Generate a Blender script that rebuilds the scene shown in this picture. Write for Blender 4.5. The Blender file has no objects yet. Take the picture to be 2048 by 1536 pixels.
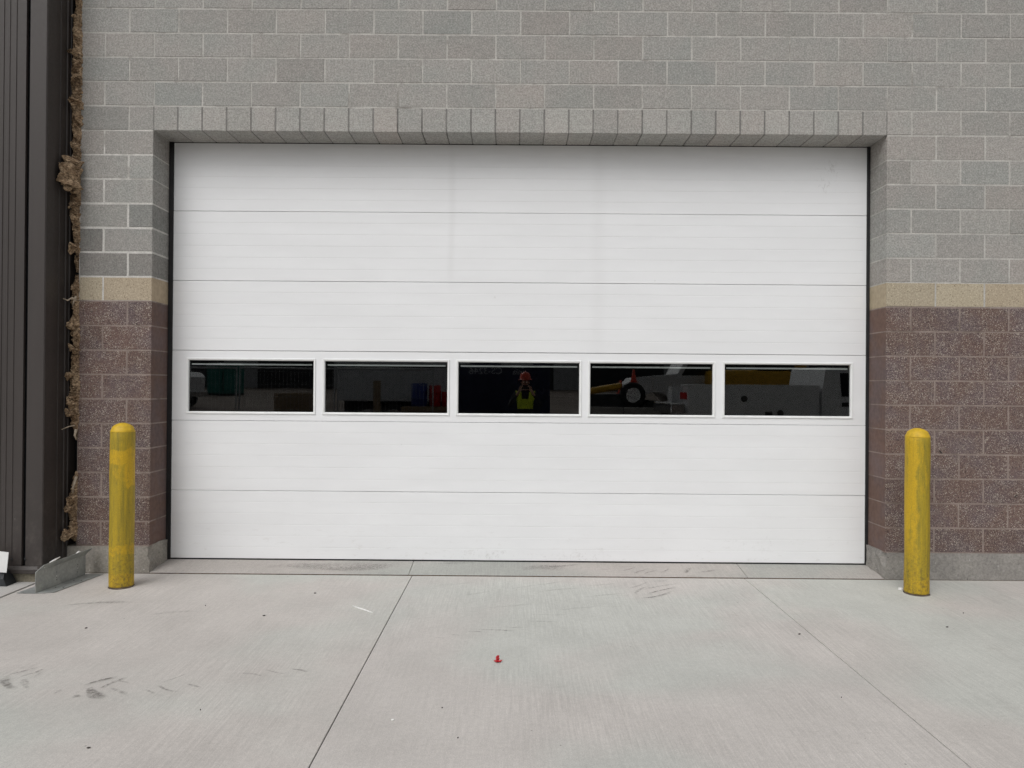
import bpy, bmesh, math, random
from mathutils import Vector, Matrix, noise
R = math.radians
random.seed(7)
scene = bpy.context.scene
C = scene.collection

# ------------------------------------------------------------------ camera
cd = bpy.data.cameras.new('camera'); cam = bpy.data.objects.new('camera', cd); C.objects.link(cam)
cd.sensor_width = 36.0; cd.lens = 1511.95 / 2048 * 36.0; cd.clip_start = 0.05; cd.clip_end = 500
right = Vector((0.999965852, 0.002625417, 0.007835933)); up = Vector((-0.007826859, -0.003448787, 0.999963422)); fwd = Vector((-0.002652346, 0.999990606, 0.00342812))
m = Matrix((right, up, -fwd)).transposed().to_4x4(); m.translation = (-0.03207, -6.27069, 1.57174)
cam.matrix_world = m
scene.camera = cam

# ------------------------------------------------------------------ overcast daylight
w = bpy.data.worlds.new('World'); scene.world = w; w.use_nodes = True
nt = w.node_tree; nt.nodes.clear()
sky = nt.nodes.new('ShaderNodeTexSky'); sky.sky_type = 'NISHITA'; sky.sun_disc = False
SUN_EL, SUN_AZ = 48, 206          # azimuth: clockwise from +Y
sky.sun_elevation = R(SUN_EL); sky.sun_rotation = R(SUN_AZ); sky.dust_density = 4.0; sky.air_density = 1.0
hs = nt.nodes.new('ShaderNodeHueSaturation'); hs.inputs['Saturation'].default_value = 0.10
bg = nt.nodes.new('ShaderNodeBackground'); bg.inputs['Strength'].default_value = 0.10
wo = nt.nodes.new('ShaderNodeOutputWorld')
nt.links.new(sky.outputs[0], hs.inputs['Color']); nt.links.new(hs.outputs[0], bg.inputs['Color']); nt.links.new(bg.outputs[0], wo.inputs[0])
ld = bpy.data.lights.new('sun', 'SUN'); ld.energy = 0.7; ld.angle = R(50); ld.color = (1.0, 0.985, 0.965)
so = bpy.data.objects.new('sun', ld); C.objects.link(so)
d = Vector((math.sin(R(SUN_AZ)) * math.cos(R(SUN_EL)), math.cos(R(SUN_AZ)) * math.cos(R(SUN_EL)), math.sin(R(SUN_EL))))
so.rotation_euler = d.to_track_quat('Z', 'Y').to_euler()
so.location = (0, -10, 12)
vs = scene.view_settings; vs.view_transform = 'Standard'; vs.look = 'None'; vs.gamma = 1; vs.exposure = 0.28; vs.use_curve_mapping = False
scene.render.engine = 'CYCLES'
scene.cycles.max_bounces = 8
scene.cycles.denoising_prefilter = 'NONE'

# ------------------------------------------------------------------ helpers
class MB:
    def __init__(s): s.v = []; s.f = []; s.sm = []
    def face(s, idx, smooth=False): s.f.append(tuple(idx)); s.sm.append(smooth)
    def box(s, x0, x1, y0, y1, z0, z1, c=0.0):
        if c:
            return s.bevbox(x0, x1, y0, y1, z0, z1, c)
        n = len(s.v)
        s.v += [(x0,y0,z0),(x1,y0,z0),(x1,y1,z0),(x0,y1,z0),(x0,y0,z1),(x1,y0,z1),(x1,y1,z1),(x0,y1,z1)]
        for f in ((0,3,2,1),(4,5,6,7),(0,1,5,4),(1,2,6,5),(2,3,7,6),(3,0,4,7)): s.face([n+i for i in f])
    def bevbox(s, x0, x1, y0, y1, z0, z1, c):
        bm = bmesh.new()
        bmesh.ops.create_cube(bm, size=1)
        for v in bm.verts: v.co = Vector(((x0+x1)/2 + v.co.x*(x1-x0), (y0+y1)/2 + v.co.y*(y1-y0), (z0+z1)/2 + v.co.z*(z1-z0)))
        bmesh.ops.bevel(bm, geom=bm.edges[:], offset=c, segments=2, affect='EDGES', profile=0.6)
        s.add_bm(bm)
    def add_bm(s, bm, mat=None, smooth=False):
        n = len(s.v); bm.verts.index_update()
        for v in bm.verts: s.v.append(tuple(mat @ v.co if mat else v.co))
        for f in bm.faces: s.face([n+v.index for v in f.verts], smooth)
        bm.free()
    def lathe(s, prof, cx=0, cy=0, n=40, smooth=True, wob=None):
        b = len(s.v)
        for r, z in prof:
            for k in range(n):
                a = 2*math.pi*k/n; rr = r + (wob(a, z) if wob else 0)
                s.v.append((cx+rr*math.cos(a), cy+rr*math.sin(a), z))
        for i in range(len(prof)-1):
            for k in range(n):
                s.face((b+i*n+k, b+i*n+(k+1) % n, b+(i+1)*n+(k+1) % n, b+(i+1)*n+k), smooth)
        s.face([b+k for k in range(n)][::-1]); s.face([b+(len(prof)-1)*n+k for k in range(n)])
    def tube(s, pts, rad, n=8, smooth=True):
        pts = [Vector(p) for p in pts]; b = len(s.v)
        if not hasattr(rad, '__len__'): rad = [rad]*len(pts)
        for i, p in enumerate(pts):
            t = (pts[min(i+1, len(pts)-1)] - pts[max(i-1, 0)]).normalized()
            a = t.cross(Vector((0.13, 0.31, 0.94)));
            if a.length < 1e-3: a = t.cross(Vector((1,0,0)))
            a.normalize(); c = t.cross(a)
            for k in range(n):
                an = 2*math.pi*k/n; s.v.append(tuple(p + (a*math.cos(an)+c*math.sin(an))*rad[i]))
        for i in range(len(pts)-1):
            for k in range(n): s.face((b+i*n+k, b+i*n+(k+1) % n, b+(i+1)*n+(k+1) % n, b+(i+1)*n+k), smooth)
        s.face([b+k for k in range(n)][::-1]); s.face([b+(len(pts)-1)*n+k for k in range(n)])
    def prism(s, poly, axis, a0, a1):      # closed polygon of 2-D points, extruded along an axis
        n = len(s.v); k = len(poly)
        for a in (a0, a1):
            for p, q in poly:
                s.v.append({'x': (a, p, q), 'y': (p, a, q), 'z': (p, q, a)}[axis])
        s.face(range(n, n+k)); s.face(list(range(n+k, n+2*k))[::-1])
        for i in range(k): s.face((n+i, n+k+i, n+k+(i+1) % k, n+(i+1) % k))
    def mesh(s, name):
        me = bpy.data.meshes.new(name); me.from_pydata(s.v, [], s.f); me.update()
        bm = bmesh.new(); bm.from_mesh(me); bmesh.ops.recalc_face_normals(bm, faces=bm.faces[:]); bm.to_mesh(me); bm.free()
        for p, k in zip(me.polygons, s.sm): p.use_smooth = k
        return me
    def build(s, name, mat, parent=None, loc=(0,0,0)):
        return link(name, s.mesh(name), mat, parent, loc)

def link(name, me, mat, parent=None, loc=(0,0,0)):
    if mat and not me.materials: me.materials.append(mat)
    o = bpy.data.objects.new(name, me); C.objects.link(o); o.location = loc
    if parent: o.parent = parent
    return o
def tag(o, label=None, cat=None, group=None, kind=None):
    if label: o['label'] = label
    if cat: o['category'] = cat
    if group: o['group'] = group
    if kind: o['kind'] = kind
    return o
def empty(name, loc=(0,0,0), label=None, cat=None, group=None, kind=None):
    o = bpy.data.objects.new(name, None); C.objects.link(o); o.location = loc; o.empty_display_size = 0.1
    return tag(o, label, cat, group, kind)
def bar(name, mat, parent, x0, x1, y0, y1, z0, z1, c=0.0):
    b = MB(); b.box(x0, x1, y0, y1, z0, z1, c); return b.build(name, mat, parent)

# ------------------------------------------------------------------ materials
class N:
    def __init__(s, name):
        s.m = bpy.data.materials.new(name); s.m.use_nodes = True; s.t = s.m.node_tree; s.t.nodes.clear()
        s.out = s.n('ShaderNodeOutputMaterial'); s.b = s.n('ShaderNodeBsdfPrincipled'); s.t.links.new(s.b.outputs[0], s.out.inputs[0])
    def n(s, t, **k):
        o = s.t.nodes.new(t)
        for a, b in k.items(): setattr(o, a, b)
        return o
    def put(s, sock, v):
        if hasattr(v, 'node'): s.t.links.new(v, sock)
        elif hasattr(v, '__len__'): sock.default_value = tuple(v) + ((1.0,) if len(v) == 3 and len(sock.default_value) == 4 else ())
        else: sock.default_value = v
    def pos(s): return s.n('ShaderNodeNewGeometry').outputs['Position']
    def obj(s): return s.n('ShaderNodeTexCoord').outputs['Object']
    def mul(s, v, sc):
        o = s.n('ShaderNodeVectorMath', operation='MULTIPLY'); s.put(o.inputs[0], v); o.inputs[1].default_value = sc; return o.outputs[0]
    def noise(s, v, scale, detail=3, rough=.55, dist=0, color=False):
        o = s.n('ShaderNodeTexNoise'); s.put(o.inputs['Vector'], v)
        o.inputs['Scale'].default_value = scale; o.inputs['Detail'].default_value = detail; o.inputs['Roughness'].default_value = rough; o.inputs['Distortion'].default_value = dist
        return o.outputs['Color' if color else 'Fac']
    def vor(s, v, scale, out='Distance', feat='F1'):
        o = s.n('ShaderNodeTexVoronoi', feature=feat); s.put(o.inputs['Vector'], v); o.inputs['Scale'].default_value = scale; return o.outputs[out]
    def ramp(s, f, a, b, lo=0.0, hi=1.0):
        o = s.n('ShaderNodeMapRange', interpolation_type='SMOOTHSTEP'); s.put(o.inputs[0], f)
        for i, v in zip((1,2,3,4), (a,b,lo,hi)): o.inputs[i].default_value = v
        return o.outputs[0]
    def math(s, op, a, b=0.0):
        o = s.n('ShaderNodeMath', operation=op); s.put(o.inputs[0], a); s.put(o.inputs[1], b); return o.outputs[0]
    def mix(s, f, a, b, mode='MIX'):
        o = s.n('ShaderNodeMix', data_type='RGBA', blend_type=mode); s.put(o.inputs[0], f); s.put(o.inputs[6], a); s.put(o.inputs[7], b); return o.outputs[2]
    def grey(s, f):
        o = s.n('ShaderNodeCombineColor')
        for i in range(3): s.put(o.inputs[i], f)
        return o.outputs[0]
    def xyz(s, v):
        o = s.n('ShaderNodeSeparateXYZ'); s.put(o.inputs[0], v); return o.outputs
    def bump(s, h, strength=.3, dist=.01):
        o = s.n('ShaderNodeBump'); s.put(o.inputs['Height'], h); o.inputs['Strength'].default_value = strength; o.inputs['Distance'].default_value = dist
        s.t.links.new(o.outputs[0], s.b.inputs['Normal'])
    def tint(s): return s.n('ShaderNodeObjectInfo').outputs['Color']
    def done(s, col, rough=.8, metal=0.0, spec=.5):
        s.put(s.b.inputs['Base Color'], col); s.put(s.b.inputs['Roughness'], rough); s.b.inputs['Metallic'].default_value = metal
        s.b.inputs['Specular IOR Level'].default_value = spec
        return s.m

def plain(name, col, rough=.6, metal=0.0, var=.12, scale=8, spec=.5):
    k = N(name); p = k.obj()
    f = k.noise(p, scale, 4)
    return k.done(k.mix(1.0, col, k.grey(k.ramp(f, .3, .7, 1-var, 1+var)), 'MULTIPLY'), rough, metal, spec)

def block_material(name, base, patch, kind):
    k = N(name); p = k.pos()
    nrm = k.xyz(k.n('ShaderNodeNewGeometry').outputs['True Normal'])
    front = k.ramp(k.math('ABSOLUTE', nrm[1]), .35, .6)
    big = k.noise(p, 3.2, 3, .6)
    col = k.mix(k.ramp(big, .35, .68), base, patch)
    col = k.mix(1.0, col, k.tint(), 'MULTIPLY')
    grain = k.noise(p, 74, 4, .85)
    mid = k.noise(p, 24, 3, .6)
    if kind == 'plain':
        amp = k.ramp(grain, .30, .72, .68, 1.34)
        col = k.mix(1.0, col, k.grey(amp), 'MULTIPLY')
        col = k.mix(1.0, col, k.grey(k.ramp(mid, .3, .7, .93, 1.07)), 'MULTIPLY')
        pit = k.ramp(k.noise(p, 130, 2, .6), .67, .74)
        col = k.mix(pit, col, (.10,.10,.095))
        h = k.math('ADD', grain, k.math('MULTIPLY', pit, -0.6))
        k.bump(h, .35, .004)
    else:
        big_spot = k.noise(p, 11, 3, .65)
        if kind == 'split':
            thr = k.ramp(big_spot, .3, .7, .20, .36)
            dd = k.vor(p, 165); cc = k.xyz(k.vor(p, 165, 'Color'))
            spot = k.math('LESS_THAN', dd, k.math('MULTIPLY', thr, k.ramp(cc[0], .10, 1.0, .1, 1.9)))
            spotc = k.mix(cc[1], (.21,.165,.135), (.47,.42,.365))
            d2 = k.vor(p, 70); c2 = k.xyz(k.vor(p, 70, 'Color'))
            dark = k.math('LESS_THAN', d2, k.ramp(c2[0], .5, 1.0, 0.0, .42))
            fcol = k.mix(k.math('MULTIPLY', dark, .75), col, (.055,.04,.038))
            fcol = k.mix(1.0, fcol, k.grey(k.ramp(grain, .28, .74, .62, 1.38)), 'MULTIPLY')
            fcol = k.mix(spot, fcol, spotc)
            hh = k.math('ADD', k.math('MULTIPLY', big_spot, .4), k.math('ADD', grain, k.math('MULTIPLY', spot, .25)))
        else:
            d2 = k.vor(p, 85); c2 = k.xyz(k.vor(p, 85, 'Color'))
            dark = k.math('LESS_THAN', d2, k.ramp(c2[0], .45, 1.0, 0.0, .40))
            fcol = k.mix(k.math('MULTIPLY', dark, .7), col, (.14,.11,.075))
            lite = k.math('LESS_THAN', d2, k.ramp(c2[1], .7, 1.0, 0.0, .36))
            fcol = k.mix(k.math('MULTIPLY', lite, .6), fcol, (.58,.50,.37))
            fcol = k.mix(1.0, fcol, k.grey(k.ramp(grain, .28, .74, .72, 1.3)), 'MULTIPLY')
            hh = grain
        side = k.mix(1.0, k.mix(1.0, col, (1.02,.98,.93), 'MULTIPLY'), k.grey(k.ramp(mid, .3, .7, .9, 1.1)), 'MULTIPLY')
        col = k.mix(front, side, fcol)
        o = k.math('MULTIPLY', hh, front)
        k.bump(o, .5 if kind == 'split' else .25, .006)
    return k.done(col, .93, 0, .25)

M = {}
M['grey_block'] = block_material('grey_block', (.332,.317,.297), (.312,.309,.289), 'plain')
M['tan_block'] = block_material('tan_block', (.395,.337,.248), (.415,.357,.268), 'tan')
M['brown_block'] = block_material('brown_block', (.150,.100,.086), (.143,.109,.110), 'split')

def mortar_mat(name, a, b):
    k = N(name); p = k.pos()
    f = k.noise(p, 6, 4, .7); g = k.noise(p, 120, 2)
    col = k.mix(k.ramp(f, .3, .7), a, b); col = k.mix(k.ramp(k.noise(p, 2.6, 3, .7), .54, .66, 0, .75), col, k.mix(1.0, col, (.55,.54,.52), 'MULTIPLY')); col = k.mix(1.0, col, k.grey(k.ramp(g, .3, .7, .85, 1.12)), 'MULTIPLY')
    k.bump(g, .3, .003); return k.done(col, .95, 0, .2)
M['mortar_grey'] = mortar_mat('mortar_grey', (.39,.375,.35), (.51,.492,.462))
M['mortar_pale'] = mortar_mat('mortar_pale', (.50,.485,.455), (.62,.60,.57))
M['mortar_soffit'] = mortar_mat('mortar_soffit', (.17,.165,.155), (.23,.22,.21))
M['mortar_brown'] = mortar_mat('mortar_brown', (.225,.178,.156), (.30,.245,.218))

def concrete(name, a, b, streak=.06, dark=.5, pale=.4, seed=0):
    k = N(name); p0 = k.pos()
    off = k.n('ShaderNodeVectorMath', operation='ADD'); k.put(off.inputs[0], p0); off.inputs[1].default_value = (seed, seed*.7, 0); p = off.outputs[0]
    hue = k.ramp(k.noise(p, .55, 3, .5, .4), .42, .58)
    col = k.mix(hue, a, b)
    col = k.mix(1.0, col, k.tint(), 'MULTIPLY')
    med = k.noise(p, 2.1, 5, .62)
    col = k.mix(1.0, col, k.grey(k.ramp(med, .28, .72, .94, 1.05)), 'MULTIPLY')
    # broom finish: fine lines running towards the wall, stronger in places
    bv = k.mul(p, (88, 2.6, 1)); br = k.noise(bv, 1.0, 3, .8)
    bz = k.ramp(k.noise(p, .8, 2), .35, .65, .35, 1.0)
    amp = k.math('MULTIPLY', k.math('SUBTRACT', br, .5), k.math('MULTIPLY', bz, streak*11))
    col = k.mix(1.0, col, k.grey(k.math('ADD', amp, 1.0)), 'MULTIPLY')
    # sideways scuffs and mud smears
    sv = k.mul(p, (7.0, 34, 1)); sm = k.noise(sv, 1.0, 5, .7, .8)
    area = k.ramp(k.noise(p, .9, 3, .6), .48, .66)
    smask = k.math('MULTIPLY', k.ramp(sm, .55, .72), k.math('MULTIPLY', area, dark))
    col = k.mix(smask, col, k.mix(1.0, col, (.70,.675,.65), 'MULTIPLY'))
    pv = k.noise(k.mul(p, (11, 34, 1)), 1.0, 5, .75, .5)
    pm = k.math('MULTIPLY', k.ramp(pv, .60, .74), pale)
    col = k.mix(pm, col, k.mix(1.0, col, (1.22,1.22,1.21), 'MULTIPLY'))
    gr = k.noise(p, 170, 3, .8)
    col = k.mix(1.0, col, k.grey(k.ramp(gr, .3, .7, .84, 1.15)), 'MULTIPLY')
    g2 = k.noise(p, 34, 4, .7); col = k.mix(1.0, col, k.grey(k.ramp(g2, .3, .7, .95, 1.05)), 'MULTIPLY')
    sp = k.vor(p, 16); sc = k.xyz(k.vor(p, 16, 'Color'))
    spot = k.math('MULTIPLY', k.math('LESS_THAN', sp, k.ramp(sc[0], .90, 1.0, 0, .085)), .7)
    col = k.mix(spot, col, (.16,.15,.14))
    spw = k.math('MULTIPLY', k.math('LESS_THAN', sp, k.ramp(sc[1], .92, 1.0, 0, .07)), .7)
    col = k.mix(spw, col, (.72,.70,.67))
    k.bump(k.math('ADD', k.math('MULTIPLY', br, .6), gr), .22, .004)
    return k.done(col, .88, 0, .3)
M['slab'] = concrete('concrete_slab', (.516,.487,.462), (.497,.500,.470))
M['sill'] = concrete('concrete_sill', (.43,.40,.375), (.37,.375,.35), .05, .9, .9, 4.2)

def footing_mat():
    k = N('footing_concrete'); p = k.pos()
    f = k.noise(p, 4, 5, .7); g = k.noise(p, 60, 4, .75)
    col = k.mix(k.ramp(f, .35, .65), (.235,.222,.208), (.30,.285,.262))
    col = k.mix(1.0, col, k.grey(k.ramp(g, .3, .7, .8, 1.18)), 'MULTIPLY')
    pit = k.math('LESS_THAN', k.vor(p, 26), k.ramp(k.xyz(k.vor(p, 26, 'Color'))[0], .7, 1, 0, .2))
    col = k.mix(k.math('MULTIPLY', pit, .7), col, (.09,.085,.08))
    wh = k.math('LESS_THAN', k.vor(p, 14), k.ramp(k.xyz(k.vor(p, 14, 'Color'))[1], .8, 1, 0, .09))
    col = k.mix(k.math('MULTIPLY', wh, .7), col, (.5,.49,.47))
    col = k.mix(1.0, col, k.tint(), 'MULTIPLY')
    k.bump(k.math('ADD', g, f), .4, .008)
    return k.done(col, .92, 0, .25)
M['footing'] = footing_mat()

def door_mat():
    k = N('white_painted_steel'); p = k.pos(); x = k.xyz(p)
    tex = k.noise(k.mul(p, (90, 90, 200)), 1.0, 3, .7)
    f = k.noise(k.mul(p, (1.2, 1, 5)), 1.0, 4, .6)
    col = k.mix(k.ramp(f, .3, .7), (.778,.784,.794), (.810,.817,.828))
    # faint rub lines left where the sheets were packed
    wob = k.math('MULTIPLY', k.math('SUBTRACT', k.noise(p, 2.5, 2), .5), .05)
    def line(cx, wdt, st, z0, z1):
        dx = k.math('ABSOLUTE', k.math('SUBTRACT', k.math('ADD', x[0], wob), cx))
        a = k.ramp(dx, wdt, 0.0); zz = k.math('MULTIPLY', k.ramp(x[2], z0-.2, z0+.2), k.ramp(x[2], z1+.2, z1-.2))
        return k.math('MULTIPLY', k.math('MULTIPLY', a, st), zz)
    ln = k.math('ADD', line(-.585, .05, .11, 2.5, 3.6), line(.69, .10, .07, 1.9, 3.6))
    col = k.mix(ln, col, (.45,.44,.43))
    dirt = k.math('MULTIPLY', k.ramp(k.noise(k.mul(p, (9, 1, 22)), 1.0, 6, .75), .56, .75), k.ramp(x[2], .50, .04, 0, .42))
    col = k.mix(dirt, col, (.50,.48,.45))
    def spot(cx, cz, rx, rz, st):
        dx = k.math('DIVIDE', k.math('SUBTRACT', x[0], cx), rx); dz = k.math('DIVIDE', k.math('SUBTRACT', x[2], cz), rz)
        rr_ = k.math('ADD', k.math('MULTIPLY', dx, dx), k.math('MULTIPLY', dz, dz)); return k.math('MULTIPLY', k.ramp(rr_, 1.0, .1), st)
    mk = k.ramp(k.noise(k.mul(p, (34, 1, 20)), 1.0, 5, .75, .6), .52, .68)
    sp_ = k.math('MULTIPLY', mk, k.math('ADD', k.math('ADD', spot(2.68, 3.42, .12, .20, .42), spot(-.30, .11, .45, .05, .32)), k.math('ADD', spot(.5, .10, .4, .05, .28), spot(2.1, .22, .3, .10, .15))))
    col = k.mix(sp_, col, (.36,.345,.33))
    sc = k.math('LESS_THAN', k.vor(k.mul(p, (1, 1, 1)), 5), k.ramp(k.xyz(k.vor(p, 5, 'Color'))[0], .8, 1, 0, .05))
    col = k.mix(k.math('MULTIPLY', sc, .25), col, (.5,.5,.49))
    k.bump(k.math('ADD', tex, k.math('MULTIPLY', k.noise(p, 3, 2), .8)), .10, .002)
    return k.done(col, .42, 0, .5)
M['door'] = door_mat()
M['white_frame'] = plain('white_window_frame', (.80,.81,.805), .4, var=.03)
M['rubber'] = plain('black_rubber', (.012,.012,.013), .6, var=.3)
M['reflection_line'] = plain('pale_reflection', (.78,.79,.79), .35, var=.04)  # pale colour imitating the frame's reflection in the glass

def glass_mat():
    k = N('window_glass'); k.t.nodes.remove(k.b)
    fr = k.n('ShaderNodeFresnel'); fr.inputs['IOR'].default_value = 1.66
    tr = k.n('ShaderNodeBsdfTransparent'); tr.inputs[0].default_value = (.95,.97,.96,1)
    gl = k.n('ShaderNodeBsdfGlossy'); gl.inputs['Roughness'].default_value = 0.0; gl.inputs[0].default_value = (1,1,1,1)
    bm_ = k.n('ShaderNodeBump'); bm_.inputs['Strength'].default_value = .018; bm_.inputs['Distance'].default_value = .01
    k.put(bm_.inputs['Height'], k.noise(k.obj(), 2.2, 1)); k.t.links.new(bm_.outputs[0], gl.inputs['Normal'])
    mx = k.n('ShaderNodeMixShader'); k.t.links.new(fr.outputs[0], mx.inputs[0]); k.t.links.new(tr.outputs[0], mx.inputs[1]); k.t.links.new(gl.outputs[0], mx.inputs[2])
    k.t.links.new(mx.outputs[0], k.out.inputs[0]); return k.m
M['glass'] = glass_mat()
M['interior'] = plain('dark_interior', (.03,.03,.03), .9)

def siding_mat():
    k = N('dark_bronze_metal'); p = k.pos()
    f = k.noise(k.mul(p, (3, 3, .6)), 1.0, 4, .6); g = k.noise(p, 40, 3, .7)
    col = k.mix(k.ramp(f, .3, .7), (.046,.039,.036), (.054,.046,.043))
    x = k.xyz(p)
    dust = k.math('MULTIPLY', k.ramp(k.noise(p, 9, 5, .75), .45, .75), k.ramp(x[2], 1.0, .1, .0, .35))
    col = k.mix(dust, col, (.17,.15,.13))
    sp = k.math('LESS_THAN', k.vor(p, 22), k.ramp(k.xyz(k.vor(p, 22, 'Color'))[0], .8, 1, 0, .10))
    col = k.mix(k.math('MULTIPLY', sp, k.ramp(x[2], 1.2, .1, .05, .5)), col, (.3,.28,.26))
    k.bump(k.noise(k.mul(p, (6, 6, 1.2)), 1.0, 2), .08, .02)
    return k.done(col, k.ramp(g, .3, .7, .40, .52), 0, .35)
M['siding'] = siding_mat()

def yellow_mat():
    k = N('brushed_yellow_paint'); p = k.obj(); wp = k.pos()
    st = k.noise(k.mul(wp, (46, 46, 2.4)), 1.0, 5, .75)
    pa = k.noise(k.mul(wp, (9, 9, 2.0)), 1.0, 4, .65, .6)
    col = k.mix(k.ramp(st, .32, .66), (.255,.198,.022), (.42,.298,.018))
    q = k.xyz(wp); zz = k.math('ADD', q[2], k.math('MULTIPLY', k.math('SUBTRACT', k.noise(k.mul(wp, (16, 16, 5)), 1.0, 3, .6), .5), .10))
    def band(a, b): return k.math('MULTIPLY', k.ramp(zz, a-.006, a+.006), k.ramp(zz, b+.006, b-.006))
    left = k.math('LESS_THAN', q[0], 0.0); right = k.math('GREATER_THAN', q[0], 0.0)
    xx = k.math('ADD', q[0], k.math('MULTIPLY', k.math('SUBTRACT', k.noise(k.mul(wp, (5, 5, 7)), 1.0, 4, .7), .5), .11))
    lb = k.math('MAXIMUM', k.math('MAXIMUM', band(.95, 1.06), k.math('MULTIPLY', band(.26, .33), .7)), k.math('MAXIMUM', k.math('MULTIPLY', band(0, .11), .6), k.math('MULTIPLY', band(.78, 1.0), k.ramp(xx, -3.02, -2.99))))
    rbm = k.math('MAXIMUM', k.math('MULTIPLY', k.ramp(xx, 3.062, 3.045), k.ramp(zz, .25, .5, .5, 1)), k.math('MULTIPLY', band(.0, .13), .7))
    bright = k.math('ADD', k.math('MULTIPLY', lb, left), k.math('MULTIPLY', rbm, right))
    bright = k.math('MULTIPLY', k.math('MAXIMUM', bright, k.ramp(pa, .61, .66, 0, .6)), k.ramp(st, .22, .48, .55, 1.0))
    col = k.mix(k.math('MULTIPLY', bright, .85), col, (.55,.35,.014))
    thin = k.math('MULTIPLY', k.ramp(k.noise(k.mul(wp, (26, 26, 5)), 1.0, 6, .8), .52, .68), .7)
    col = k.mix(thin, col, (.20,.175,.03))
    z = k.xyz(wp)[2]
    grime = k.math('MULTIPLY', k.ramp(k.noise(wp, 44, 5, .8), .46, .62), k.ramp(z, .55, .0, .10, .75))
    col = k.mix(grime, col, (.16,.11,.03))
    col = k.mix(1.0, col, k.tint(), 'MULTIPLY')
    g = k.noise(wp, 120, 3, .7)
    col = k.mix(1.0, col, k.grey(k.ramp(g, .3, .7, .88, 1.1)), 'MULTIPLY')
    k.bump(k.math('ADD', g, st), .3, .004)
    return k.done(col, .62, 0, .35)
M['yellow'] = yellow_mat()
M['yellow_cap'] = plain('yellow_cap_paint', (.56,.36,.016), .6, var=.14, scale=30)

def insul_mat():
    k = N('brown_fibreglass'); p = k.pos()
    a = k.noise(p, 14, 4, .7); b = k.noise(k.mul(p, (26, 26, 52)), 1.0, 4, .7, 2.2)
    col = k.mix(k.ramp(a, .3, .7), (.22,.145,.088), (.46,.34,.225))
    col = k.mix(1.0, col, k.grey(k.ramp(b, .32, .66, .28, 1.55)), 'MULTIPLY')  # fold shade and highlights put into the colour by stretched noise
    k.bump(b, .8, .01); return k.done(col, .98, 0, .1)
M['insulation'] = insul_mat()
M['pale_fibre'] = plain('pale_fibre', (.42,.35,.27), .95, var=.25, scale=40, spec=.1)

def galv_mat():
    k = N('galvanised_steel'); p = k.obj()
    v = k.xyz(k.vor(p, 55, 'Color'))[0]; f = k.noise(p, 7, 4, .65)
    col = k.mix(k.ramp(f, .3, .7), (.30,.315,.31), (.42,.435,.42))
    col = k.mix(1.0, col, k.grey(k.ramp(v, 0, 1, .92, 1.08)), 'MULTIPLY')
    k.bump(k.noise(p, 5, 2), .1, .01)
    return k.done(col, k.ramp(f, .3, .7, .42, .6), .35, .5)
M['galv'] = galv_mat()
M['dark_steel'] = plain('dark_steel', (.035,.038,.042), .45, .3, .25)
M['hole'] = plain('hole_shadow_steel', (.03,.03,.03), .8)
M['white_plastic'] = plain('white_plastic', (.82,.82,.81), .4, var=.03)
M['white_foam'] = plain('white_foam', (.85,.85,.83), .8, var=.05, scale=40)
M['red_plastic'] = plain('red_plastic', (.52,.014,.022), .35, var=.35, scale=60)
M['dark_chip'] = plain('dark_debris', (.06,.052,.047), .9, var=.4, scale=90)
M['black_paint'] = plain('black_smear', (.02,.018,.018), .8)
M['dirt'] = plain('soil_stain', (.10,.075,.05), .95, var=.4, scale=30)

def stain_mat():
    k = N('tyre_mud_stain'); p = k.pos()
    k.done((.235,.22,.205), .95, 0, .15)
    tr = k.n('ShaderNodeBsdfTransparent'); mx = k.n('ShaderNodeMixShader')
    at = k.n('ShaderNodeAttribute'); at.attribute_name = 'fade'
    n1 = k.ramp(k.noise(p, 38, 5, .75), .36, .66)
    f = k.math('MULTIPLY', at.outputs['Fac'], k.math('ADD', k.math('MULTIPLY', n1, .75), .12))
    k.t.links.new(f, mx.inputs[0]); k.t.links.new(tr.outputs[0], mx.inputs[1]); k.t.links.new(k.b.outputs[0], mx.inputs[2]); k.t.links.new(mx.outputs[0], k.out.inputs[0])
    return k.m
M['stain'] = stain_mat()

# ------------------------------------------------------------------ ground, slabs
J = 3.048; ZL = 3.679; CO = .2032; U = .4064; ZF = ZL - 17*CO; DEP = .3048
JL, JR = -.863, 1.885; XW_ = -3.70
b = MB()
ys = [12, 0.6, -9.0, -14, -22, -34, -50, -80, -130]
xs = [-130, -60, -30, -12, 0, 12, 30, 60, 130]
zf = lambda y: -.075 if y > -9.5 else -.02 + (-9.0 - y)*.021
n0 = 0
for y in ys:
    for x in xs: b.v.append((x, y, zf(y)))
for i in range(len(ys)-1):
    for j in range(len(xs)-1): b.face((i*9+j, i*9+j+1, (i+1)*9+j+1, (i+1)*9+j))
k = N('yard_dirt'); p = k.pos(); f = k.noise(p, .25, 6, .7)
yard = k.done(k.mix(k.ramp(f, .35, .65), (.11,.09,.075), (.19,.165,.145)), .95, 0, .2)
tag(b.build('ground', yard), kind='structure')

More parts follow.
